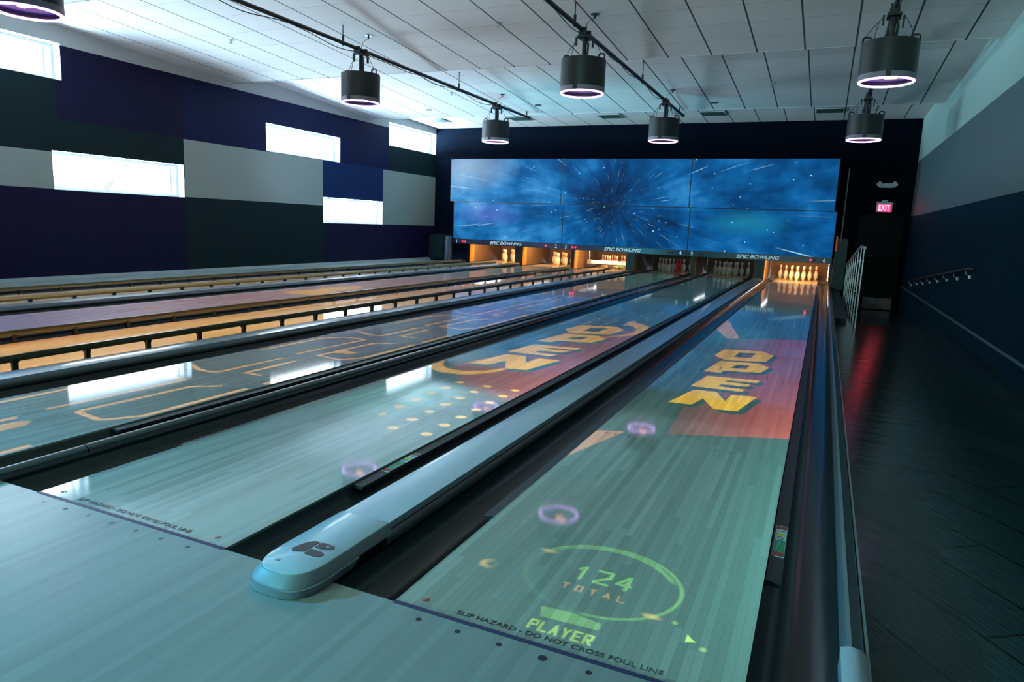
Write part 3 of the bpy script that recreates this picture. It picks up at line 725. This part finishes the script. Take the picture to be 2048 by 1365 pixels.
# cappings between the lanes
def wide_cap(xa, xb, label, nose=True):
    R = empty('lane_capping', (0, 0, 0)); tag(R, label, 'lane capping', 'wide grey cappings between lane pairs')
    w_ = xb - xa; prof = [(xa+.004, .030), (xa+.001, .046), (xa+.008, .055)]
    for k in range(9): t = k/8; prof.append((xa + .016 + (w_-.050)*t, .057 + .005*math.sin(PI*t)))
    prof += [(xb-.034, .040), (xb-.034, .030)]
    MB().prism(prof[::-1], .30, 17.1).build('cover', M['cap'], R, smooth=True)
    side = [(xb-.034, .0)] + [(xb-.022 + .024*math.sin(a), .010 + .024*math.cos(a)) for a in [k*PI/8 for k in range(0, 9)]] + [(xb-.034, -.03)]
    MB().prism(side[::-1], .30, 17.1).build('side_rail', M['cap_dark'], R, smooth=True)
    MB().box(xa+.004, xb-.03, .02, 17.1, -.11, .030).build('core', M['black'], R)
    if nose:
        xm = (xa+xb)/2 - .002; hw = w_/2 + .006
        def outline(hw_, yn, yb, n_=14, flat=.62):
            pts = [(xm-hw_, yb)]
            for k in range(n_+1):
                a = PI - PI*k/n_; ca, sa_ = math.cos(a), math.sin(a)
                pts.append((xm + hw_*math.copysign(abs(ca)**.62, ca), yn + (.155)*(1 - abs(sa_)**.75)))
            return pts + [(xm+hw_, yb)]
        def loft(rings):
            v = []; f = []; k = len(rings[0][0])
            for pts, z in rings: v += [(px_, py_, z if not callable(z) else z(px_, py_)) for px_, py_ in pts]
            for r_ in range(len(rings)-1):
                for j in range(k): f.append((r_*k+j, r_*k+(j+1) % k, (r_+1)*k+(j+1) % k, (r_+1)*k+j))
            f.append(tuple((len(rings)-1)*k+j for j in range(k))); return v, f
        v, f = loft([(outline(hw-.008, -.168, .10), .002), (outline(hw-.002, -.172, .13), .030)]); MB().add(v, f).build('nose_skirt', M['cap_nose'], R, smooth=True)
        v, f = loft([(outline(hw-.009, -.164, .34), .030), (outline(hw-.010, -.162, .34), .038), (outline(hw-.024, -.136, .34), .060), (outline(hw-.026, -.134, .34), .064)])
        np_ = MB().add(v, f).build('nose_cover', M['cap_nose'], R, smooth=True)
        v, f = loft([(outline(hw-.025, -.132, .34), .060), (outline(hw-.026, -.131, .34), .068), (outline(hw-.029, -.128, .34), .070)])
        MB().add(v, f).build('nose_plate', M['cap'], R, smooth=True)
        lg = empty('foot_emblem', (xm, .03, .0705)); lg.parent = R
        def blob(pts, nm): MB().prism([(0, 0)]*0 or [(p_[0], p_[1]) for p_ in pts], 0, .0012).build(nm, M['ink'], lg).rotation_euler = (PI/2, 0, 0)
        def flat(pts, nm):
            o = MB().add([(a_, c_, .0) for a_, c_ in pts] + [(a_, c_, .0014) for a_, c_ in pts], [tuple(range(len(pts), 2*len(pts)))] + [(j, (j+1) % len(pts), (j+1) % len(pts)+len(pts), j+len(pts)) for j in range(len(pts))]).build(nm, M['ink'], lg); return o
        flat([(-.045, -.035), (-.060, -.02), (-.050, .02), (-.040, .045), (-.022, .06), (-.005, .058), (-.008, -.02)], 'emblem_curl')
        flat([(.004, .020), (.045, .022), (.062, .03), (.070, .045), (.060, .058), (.020, .062), (.002, .058)], 'emblem_toe')
        flat([(.000, -.03), (.040, -.032), (.062, -.022), (.066, -.008), (.050, .004), (.000, .008)], 'emblem_toe')
        mk = MB()
        for a in (0.3, 1.4, 2.5): mk.tube([(.042-.007*math.cos(a), .043-.007*math.sin(a), .002), (.042+.007*math.cos(a), .043+.007*math.sin(a), .002)], .0008, 4)
        mk.build('small_star', M['white'], lg)
        MB().lathe([(0, 0), (.008, 0), (.008, .0015), (.005, .0016), (0, .0006)], 16, (xm-.045, -.075, .0702)).build('screw', M['steel'], R)
    return R
g6 = (LX[5]+LW+GW, LX[6]-LW-GW); g4 = (LX[3]+LW+GW, LX[4]-LW-GW); g2 = (LX[1]+LW+GW, LX[2]-LW-GW)
wide_cap(*g6, 'wide grey capping with rounded nose and black emblem between lanes 5 and 6')
wide_cap(*g4, 'wide blue-lit capping between lanes 3 and 4, under a raised bumper')
wide_cap(*g2, 'wide grey capping between lanes 1 and 2, nearest the windows')
def thin_cap(xa, xb, label):
    R = empty('lane_divider', (0, 0, 0)); tag(R, label, 'lane divider', 'narrow rounded dividers')
    xm = (xa+xb)/2; hw = (xb-xa)/2
    for nm, y0, y1, k_ in (('end_piece', -.10, .395, 1.0), ('rail', .402, 17.1, 1.0)):
        prof = [(xm-hw*.95, -.02)] + [(xm - hw*.15 + hw*.62*math.cos(PI - PI*k/12), .010 + .032*math.sin(PI*k/12)**.8) for k in range(13)] + [(xm+hw*.95, -.02)]
        MB().prism(prof[::-1], y0, y1).build(nm, M['divider'], R, smooth=True)
    MB().box(xa+.002, xb-.002, .0, 17.1, -.11, .008).build('core', M['black'], R)
thin_cap(LX[4]+LW+GW, LX[5]-LW-GW, 'narrow rounded divider between lanes 4 and 5, jointed near the foul line')
thin_cap(LX[2]+LW+GW, LX[3]-LW-GW, 'narrow rounded divider between lanes 2 and 3 behind the raised bumper')
# outer cappings
R = empty('side_capping', (0, 0, 0)); tag(R, 'shiny dark side capping between lane 6 and the dark aisle', 'side capping')
xo = LW+GW
prof = [(xo, -.02), (xo+.004, .025), (xo+.014, .045), (xo+.026, .047), (xo+.034, .040), (xo+.052, .036), (xo+.060, .030), (xo+.064, .0), (xo+.064, -.12), (xo, -.12)]
MB().prism(prof, .33, 17.1).build('cover', mat('side_capping_grey', (.30, .36, .38), .22, metal=.6), R, smooth=True)
MB().prism([(xo-.004, -.02), (xo-.004, .045), (xo+.02, .054), (xo+.05, .050), (xo+.066, .035), (xo+.068, -.12), (xo, -.12)], -.08, .33).build('end_cap', M['cap'], R, smooth=True)
MB().prism([(xo+.064, -.1), (xo+.064, .034), (xo+.072, .034), (xo+.072, -.1)][::-1], .0, 17.1).build('edge_strip', mat('edge_strip_grey', (.22, .21, .19), .4), R)
R = empty('side_capping', (0, 0, 0)); tag(R, 'pale side ledge between lane 1 and the window wall', 'side capping')
xo = LX[1]-LW-GW
MB().box(xo-.02, xo, .0, 17.0, -.10, .035).build('edge', M['cap_dark'], R)
MB().box(XL+.06, xo-.02, .0, 17.0, -.12, .02).build('ledge', M['greyp'], R)

# ------------------------------------------------------------------ pin decks
PITY0 = 17.25
kick_x = [(MASK_X[0]+.005, LX[1]-LW-GW, 'outermost orange kickback beside lane 1'), (LX[1]+LW+GW, LX[2]-LW-GW, 'orange kickback between lanes 1 and 2'), (LX[2]+LW+GW, LX[3]-LW-GW, 'thin kickback between lanes 2 and 3'),
          (LX[3]+LW+GW, LX[4]-LW-GW, 'orange kickback between lanes 3 and 4'), (LX[4]+LW+GW, LX[5]-LW-GW, 'unlit thin kickback between lanes 4 and 5'), (LX[5]+LW+GW, LX[6]-LW-GW, 'orange kickback between lanes 5 and 6'), (LW+GW, LW+GW+.10, 'orange kickback at the aisle side of lane 6')]
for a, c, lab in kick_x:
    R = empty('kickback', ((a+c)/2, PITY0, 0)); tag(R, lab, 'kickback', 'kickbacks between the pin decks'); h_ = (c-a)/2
    MB().box(-h_, h_, 0, .30, -.12, .655).build('lit_front_board', M['kick'], R, bevel=.004)
    MB().box(-h_+.004, h_-.004, .30, 2.4, -.12, .655).build('shaded_panel', M['pit'], R)  # rear of the kickback in pit brown, its shade put into the colour
    MB().box(-h_+.01, h_-.01, -.012, 0, -.02, .65).build('front_strip', M['rail_dark'], R)
for i in range(1, 7):
    x = LX[i]
    o = MB().box(x-LW-GW, x+LW+GW, 19.55, 19.6, -.12, .74).build('pit_curtain', M['pit']); tag(o, 'dark pit curtain behind the pins of lane %d' % i, 'pit curtain', 'pit curtains')
    o = MB().box(x-LW-GW, x+LW+GW, 17.36, 19.6, .72, .74).build('pinsetter_cover', M['black']); tag(o, 'dark pinsetter underside above the pins of lane %d' % i, 'pinsetter cover', 'pinsetter undersides')
    if i in (1, 2, 3, 6):
        R = empty('tube_lamp', (x, 16.75, .655)); tag(R, 'warm tube lamp hidden behind the mask over lane %d' % i, 'lamp', 'tube lamps over the pins')
        tb = MB(); tb.tube([(-.45, 0, 0), (.45, 0, 0)], .013, 10); tb.build('tube', M['tube'], R, smooth=True)
        MB().box(-.5, .5, .02, .05, -.03, .03).build('fixture', M['white'], R)
        light('pin_lamp', 'AREA', (x, 17.42, .66), 85 if i == 6 else 65, (1.0, .55, .20), .9, rot=(math.radians(38), 0, 0), shape='RECTANGLE', size_y=.06)
light('pin_lamp_dim', 'AREA', (LX[4], 17.42, .66), .16, (1.0, .7, .7), .9, rot=(math.radians(38), 0, 0), shape='RECTANGLE', size_y=.06)
light('pin_lamp_dim', 'AREA', (LX[5], 17.42, .66), .16, (1.0, .7, .7), .9, rot=(math.radians(38), 0, 0), shape='RECTANGLE', size_y=.06)

pin_prof = [(0, 0), (.0258, 0), (.0283, .006), (.0360, .030), (.0498, .060), (.0572, .085), (.0605, .114), (.0590, .145), (.0530, .175), (.0430, .205), (.0320, .230), (.0250, .252), (.0231, .265), (.0236, .285), (.0262, .305), (.0305, .325), (.0324, .343), (.0310, .360), (.0240, .373), (.0120, .380), (0, .381)]
def make_pin(body):
    R = empty('bowling_pin'); MB().lathe(pin_prof, 20).build('pin_body', body, R, smooth=True)
    MB().lathe([(.0330, .230), (.0300, .238), (.0290, .238), (.0250, .252)], 20).build('neck_stripe', M['stripe'], R, smooth=True)
    MB().lathe([(.0245, .256), (.0243, .264), (.0245, .272), (.0243, .280)], 20).build('neck_stripe', M['stripe'], R, smooth=True)
    return R
PP = [(0, 0, 'head pin'), (-.1524, .264, 'second-row pin on the window side'), (.1524, .264, 'second-row pin on the aisle side'), (-.3048, .528, 'third-row pin on the window side'), (0, .528, 'middle third-row pin'), (.3048, .528, 'third-row pin on the aisle side'),
      (-.4572, .792, 'back-row pin, first from the window side'), (-.1524, .792, 'back-row pin, second from the window side'), (.1524, .792, 'back-row pin, third from the window side'), (.4572, .792, 'back-row pin, fourth from the window side')]
proto = make_pin(M['pin']); rproto = make_pin(M['pinred']); used = set()
for i in (6, 5, 4, 3, 2, 1):
    for k, (px_, py_, nm) in enumerate(PP):
        src = rproto if (i == 4 and k in (2, 9-1)) else proto
        o = src if src.name not in used else copy_tree(src); used.add(o.name)
        o.location = (LX[i] + px_, 18.288 + py_, 0)
        tag(o, '%s bowling pin, %s of lane %d' % ('all-red' if src is rproto else 'dim white' if i in (4, 5) else 'white', nm, i), 'bowling pin', 'bowling pins standing on the decks')
# sweep bar lowered on lane 3
R = empty('sweep_bar', (LX[3], 18.05, 0)); tag(R, 'white sweep bar lowered in front of the pins of lane 3', 'sweep bar')
MB().box(-.56, .56, 0, .03, .13, .235).build('bar', M['sweep'], R, bevel=.004)
MB().box(-.57, .57, -.004, .034, .105, .13).build('rubber_edge', M['black'], R)
for s in (-1, 1): MB().tube([(s*.55, .0, .2), (s*.60, .05, .72)], .014, 8).build('arm', M['steel'], R)
MB().box(-.62, -.50, -.02, .05, .12, .24).build('end_plate', M['steel'], R)
o = MB().box(.33, .52, -.02, .02, .07, .10).build('green_pad', mat('pad_green', (.12, .3, .05), .5), R)

# ------------------------------------------------------------------ video screens and masks
for k in range(3):
    xa, xb = MASK_X[k], MASK_X[k+1]; xm = (xa+xb)/2; hw = (xb-xa)/2
    where = ('over lanes 1 and 2', 'over lanes 3 and 4', 'over lanes 5 and 6')[k]
    U = empty('video_screen', (xm, 16.02, 1.775)); tag(U, 'upper wide video screen showing blue star streaks, ' + where, 'screen', 'upper video screens')
    ox = 0 if k < 2 else -.045
    MB().box(-hw+.013, hw-.013+2*ox, 0, .004, .012, 1.185).build('display', M['screen'], U)
    MB().box(-hw, hw+2*ox, .004, .07, 0, 1.19).build('housing', M['black'], U)
    MB().box(-hw-.005, -hw+.09, -.004, .05, 1.165, 1.20).build('bracket', M['black'], U)
    MB().box(-hw+.1, -hw+.2, .07, YB-16.02, .3, .9).build('wall_mount', M['black'], U)
    MB().box(hw-.5, hw-.4, .07, YB-16.02, .3, .9).build('wall_mount', M['black'], U)
    D = empty('lane_mask', (xm, 16.25, .565)); tag(D, 'lower mask with blue star picture over a dark lettered strip, ' + where, 'masking unit', 'lower masks above the pins')
    rx = 0 if k < 2 else -.03
    MB().box(-hw+.013, hw-.013+rx, 0, .004, .148, 1.21).build('display', M['screen'], D)
    MB().box(-hw, hw+rx, .004, .09, .0, 1.22).build('housing', M['black'], D)
    MB().box(-hw+.003, hw-.003+rx, -.006, .004, 0, .144).build('fascia', M['maskstrip'], D)
    MB().box(-hw+.3, -hw+.4, .09, YB-16.25, .4, .9).build('wall_mount', M['black'], D)
    MB().box(hw-.5, hw-.4, .09, YB-16.25, .4, .9).build('wall_mount', M['black'], D)
    text_mesh('name_lettering', 'EPIC BOWLING', .118, M['text'], D, loc=(0.02, -.0075, .068), rot=(PI/2, 0, 0), shear=.28, offset=.0022, width=1.00)
    text_mesh('lane_number', str(2*k+1), .135, M['text'], D, loc=(-hw+.13, -.0075, .066), rot=(PI/2, 0, 0), offset=.0012)
    text_mesh('lane_number', str(2*k+2), .135, M['text'], D, loc=(hw-.16+rx, -.0075, .066), rot=(PI/2, 0, 0), offset=.0012)
    for off, lit in ((-hw+.33, k < 2), (-hw+.41, k < 2), (hw-.46+rx, k != 1), (hw-.38+rx, False)):
        lp = MB().lathe([(0, 0), (.026, 0), (.020, .010), (0, .014)], 14); o = lp.build('indicator', M['redled'] if lit else M['redoff'], D, smooth=True)
        o.rotation_euler = (PI/2, 0, 0); o.location = (off, -.006, .070)

# side frame right of the screens and box; cabinet left of the screens
R = empty('mask_side_frame', (.93, 16.3, -.034)); tag(R, 'thin vertical pole and box beside the screens on the aisle side', 'side frame')
MB().box(-.012, .012, -.012, .012, 1.1, 2.82).build('pole', M['cap_dark'], R)
MB().box(-.10, .16, .0, .5, .0, 1.2).build('box', M['curb'], R, bevel=.01)
MB().box(-.10, -.07, -.02, .0, .9, 1.25).build('amber_lamp', mat('amber_small', (.5, .1, .03), .5, emit=(.8, .12, .04), estr=.25), R)
R = empty('equipment_cabinet', (-9.95, 16.2, .036)); tag(R, 'dark rounded equipment cabinet in the far corner beneath the windows', 'cabinet')
MB().box(-.30, .30, .0, .5, .0, .78).build('cabinet_body', M['green'], R, bevel=.06)
MB().lathe([(0, 0), (.10, 0), (.10, .72), (.09, .74), (0, .74)], 20, (.45, -.1, 0)).build('drum', mat('bluegrey_bin', (.06, .10, .14), .4), R, smooth=True)

# ------------------------------------------------------------------ exit sign, emergency light
R = empty('exit_sign', (1.79, YB-.012, 1.83)); tag(R, 'red lit EXIT sign above the black door', 'exit sign')
MB().box(-.17, .17, -.05, 0, .0, .24).build('sign_housing', M['lampwhite'], R, bevel=.008)
MB().box(-.06, .06, -.04, 0, .24, .28).build('sign_bracket', M['lampwhite'], R)
MB().box(-.135, .135, -.056, -.05, .012, .175).build('sign_face', M['exitface'], R)
text_mesh('exit_lettering', 'EXIT', .19, M['exittext'], R, loc=(0, -.0575, .092), rot=(PI/2, 0, 0), offset=.002, width=.235)
R = empty('emergency_light', (1.79, YB, 2.40)); tag(R, 'white twin-head emergency light above the EXIT sign', 'emergency light')
MB().box(-.14, .14, -.06, 0, .0, .10).build('light_body', M['lampwhite'], R, bevel=.01)
for s in (-1, 1):
    o = MB().box(-.055, .055, -.05, .03, -.055, .055).build('lamp_head', M['white'], R, bevel=.012); o.location = (s*.155, -.08, .08); o.rotation_euler = (.5, s*.7, s*.5)
#light('exit_glow', 'AREA', (1.79, YB-.09, 1.92), .9, (1, .03, .08), .26, rot=(PI/2, 0, PI), shape='RECTANGLE', size_y=.16)

# ------------------------------------------------------------------ railings
R = empty('guard_rail', (1.12, 9.35, AISLE_Z)); tag(R, 'steel guard railing with many uprights going down beside the ramp', 'railing')
def rail_z(y):
    yy = 9.35 + y
    return 1.16 if yy < 10.4 else 1.16 - (yy-10.4)*.083
mb = MB(); mb.tube([(0, 0, 1.16), (0, 1.05, 1.16), (0, 7.2, rail_z(7.2))], .024, 12); mb.build('handrail', mat('handrail_grey', (.32, .26, .23), .35, metal=.4), R, smooth=True)
for k in range(9):
    y = .05 + k*.86; fz = 0 if y < .65 else -(y-.65)*.0587
    o = MB().box(-.008, .008, -.02, .02, fz, rail_z(y)-.16).build('upright', M['steel'], R); o.location = (0, y, 0)
    MB().tube([(0, y, rail_z(y)-.17), (0, y, rail_z(y)-.02)], .008, 6).build('rail_pin', M['steel'], R)
for j in range(6):
    z = .16 + j*.15
    mb = MB(); mb.tube([(0, .05, z), (0, 1.05, z), (0, 6.9, z*rail_z(6.9)/1.16 - .10)], .004, 6); mb.build('cross_bar', M['steel'], R)
R = empty('wall_handrail', (XR, 8.75, 0)); tag(R, 'dark handrail on bright brackets on the navy wall beside the ramp', 'handrail')
def wz(y): return .855 - .080*y
mb = MB(); mb.tube([(-.01, -.05, .86), (-.07, 0, .86), (-.07, 6.5, wz(6.5)), (-.01, 6.55, wz(6.5))], .02, 10); mb.build('handrail', M['black'], R, smooth=True)
for k in range(8):
    y = .12 + k*.88
    mb = MB(); mb.tube([(-.07, y, wz(y)-.02), (-.07, y, wz(y)-.055), (-.012, y, wz(y)-.085)], .007, 6); mb.lathe([(0, -.02), (.022, -.02), (.022, .02), (0, .02)], 10, (-.014, y, wz(y)-.09)); mb.build('bracket', M['steel'], R)

# ------------------------------------------------------------------ projector drums, their pipes and cables
def drum():
    R = empty('projector_drum'); r = .288
    MB().lathe([(r-.012, .03), (r-.012, .42), (r, .42), (r, .075)], 40).build('drum_shell', M['drum'], R, smooth=True)
    MB().lathe([(r, .075), (r+.002, .075), (r+.002, .018), (r-.012, .018)], 40).build('drum_band', M['band'], R, smooth=True)
    MB().lathe([(r, .418), (.0, .44)], 40).build('drum_top', M['drum'], R, smooth=True)
    MB().lathe([(r-.012, .06), (0, .06)], 40).build('underside', M['drumdisc'], R)
    rg = MB(); rg.lathe([(r-.020 + .014*math.cos(a), .010 + .010*math.sin(a)) for a in [2*PI*k/10 for k in range(11)]], 48); rg.build('led_ring', M['ring'], R, smooth=True)
    MB().box(-.028, .028, -r-.006, -r+.01, .018, .10).build('latch', M['black'], R)
    o = MB().box(-.06, .06, -.03, .03, .040, .058).build('projector_lens', M['lens'], R); o.location = (.04, -.04, 0)
    for s in (-1, 1):
        mb = MB(); mb.tube([(s*(r-.09), 0, .43), (s*(r-.09), 0, .475), (s*(r-.075), 0, .49), (s*(r-.025), 0, .49), (s*(r-.012), 0, .475), (s*(r-.012), 0, .42)], .011, 8); mb.build('handle', M['black'], R, smooth=True)
    mb = MB(); mb.tube([(0, 0, .43), (0, 0, .74)], .030, 12); mb.tube([(.045, .0, .46), (.05, 0, .60), (.03, 0, .70)], .014, 6); mb.lathe([(0, .43), (.09, .43), (.09, .455), (0, .455)], 20); mb.build('pole', M['black'], R, smooth=True)
    mb = MB(); mb.box(-.07, .07, -.10, .10, .68, .71).box(-.045, .045, -.11, -.07, .68, .80).box(-.045, .045, .07, .11, .68, .80).box(-.11, -.09, -.05, -.02, .60, .70).box(.09, .11, .02, .05, .58, .70); mb.build('clamp', M['black'], R)
    for s, k in ((-1, 0), (1, 1), (-1, 2)):
        mb = MB(); a0 = Vector((s*.10, .0, .70)); a1 = Vector((s*(.10+.05*k), .03*k, .43))
        mb.tube([a0, a0+Vector((s*.04, .02, -.05)), (a0+a1)/2+Vector((s*.05, 0, .02)), a1+Vector((s*.07, 0, .06)), a1], .004, 6); mb.build('cable', M['black'], R, smooth=True)
    return R
D0 = drum()
labs = ['black projector drum on the window-side pipe, nearer of its pair', 'black projector drum on the window-side pipe, farther one by the far wall', 'black projector drum on the middle pipe, nearer of its pair', 'black projector drum on the middle pipe, farther one by the far wall',
        'black projector drum above the aisle side of lane 6, the largest in full view', 'small black projector drum above the far end of lane 6', 'black projector drum cut off by the picture edge near the high window']
for k, (x, y) in enumerate(DRUMS):
    o = D0 if k == 0 else copy_tree(D0); o.location = (x, y, 2.885)
    tag(o, labs[k], 'projector', 'projector drums under the ceiling')
def ceil_z(y):
    for k in range(1, len(EDGES)):
        if y <= EDGES[k]:
            z1 = 3.76 if EDGES[k] < YB else 3.97
            return z1 + (.056 if EDGES[k] < YB else .027)*(EDGES[k]-y)
    return 3.97
for x, y1, lab, c2 in ((-6.0, 13.6, 'long black ceiling pipe over lanes 2 and 3 carrying drums and a draped cable', 0), (-2.49, 13.85, 'long black ceiling pipe over the middle lanes carrying drums and a draped cable', 1), (1.018, 13.9, 'long black ceiling pipe over the aisle side of lane 6', 2)):
    R = empty('lighting_pipe', (x, 0, 3.655)); tag(R, lab, 'pipe', 'ceiling pipes')
    mb = MB(); mb.tube([(0, 1.0, 0), (0, y1, 0)], .028, 12); mb.lathe([(0, -.03), (.034, -.03), (.034, .03), (0, .03)], 10, (0, y1, 0)); mb.build('pipe', M['black'], R, smooth=True)
    for yh in (2.0, 6.75, 10.2, 13.45):
        mb = MB(); top_ = ceil_z(yh) - 3.655; mb.tube([(0, yh, -.04), (0, yh, .10)], .018, 8); mb.tube([(0, yh, .05), (0, yh, top_)], .007, 6); mb.lathe([(0, top_-.004), (.02, top_-.004), (.02, top_), (0, top_)], 10, (0, yh, 0)); mb.build('hanger', M['black'], R)
    pts = []
    yy = 1.0
    while yy < y1 - .3:
        s_ = abs(math.sin((yy-1.0)*PI/1.55)); pts.append((.02, yy, -.03 - .075*s_*(.6+.4*math.sin(yy*3)))); yy += .12
    mb = MB(); mb.tube(pts, .006, 6); mb.build('draped_cable', M['black'], R, smooth=True)

for (x, y), lab in zip(DRUMS[:6], ('near drum of the window-side pipe', 'far drum of the window-side pipe', 'near drum of the middle pipe', 'far drum of the middle pipe', 'largest drum over lane 6', 'small far drum over lane 6')):
    R = empty('ceiling_cable_drop', (x+.10, y+.05, ceil_z(y+.05))); tag(R, 'small ceiling plate and thin cable feeding the ' + lab, 'cable', 'cable drops')
    MB().lathe([(0, -.006), (.055, -.006), (.055, 0), (0, 0)], 14).build('ceiling_plate', M['cap_dark'], R)
    h_ = ceil_z(y) - 3.69
    mb = MB(); mb.tube([(0, 0, 0), (0, 0, -.05)], .014, 8); mb.tube([(0, 0, -.05), (-.05, 0, -.06), (-.09, -.02, -h_*.6), (-.09, -.05, -h_)], .004, 6); mb.build('cable', M['black'], R, smooth=True)

# sprinklers, vents, small ceiling boxes
def sprinkler():
    R = empty('sprinkler'); MB().lathe([(0, 0), (.035, 0), (.035, -.008), (.012, -.012), (.010, -.035), (0, -.035)][::-1], 14).build('body', M['steel'], R, smooth=True)
    MB().lathe([(0, -.045), (.028, -.045), (.028, -.049), (0, -.049)][::-1], 14).build('deflector', M['steel'], R); return R
S0 = sprinkler()
for k, (x, y, lab) in enumerate([(-8.3, 6.9, 'small metal ceiling sprinkler high over lane 1'), (-3.75, 7.2, 'small metal ceiling sprinkler between the two long pipes'), (-6.95, 11.6, 'small metal ceiling sprinkler over the far part of lane 2'), (-.55, 11.9, 'small metal ceiling sprinkler over the far part of lane 6')]):
    o = S0 if k == 0 else copy_tree(S0); o.location = (x, y, ceil_z(y)); tag(o, lab, 'sprinkler', 'ceiling sprinklers')
names = ['dark square ceiling vent in the far corner by the windows', 'dark square ceiling vent above the screen of lane 2', 'dark square ceiling vent above the middle screen', 'dark square ceiling vent above lane 5', 'dark square ceiling vent above lane 6']
for k, x in enumerate((-9.8, -7.24, -4.72, -2.18, .38)):
    y = 15.85; z = ceil_z(y); R = empty('ceiling_vent', (x, y, z-.012)); tag(R, names[k], 'vent', 'square ceiling vents')
    MB().box(-.30, .30, -.29, .29, -.004, .010).build('vent_frame', M['whitep'], R)
    MB().box(-.275, .275, -.265, .265, -.008, -.003).build('vent_grille', M['vent'], R)
for x, y, lab in ((-5.5, 12.9, 'tiny dark ceiling box over lane 3'), (-1.75, 13.2, 'tiny dark ceiling box over lane 5'), (-8.35, 13.0, 'tiny dark ceiling box over lane 1')):
    o = MB().box(-.06, .06, -.03, .03, -.02, .01).build('ceiling_sensor', M['black']); o.location = (x, y, ceil_z(y)); tag(o, lab, 'sensor', 'small ceiling sensors')
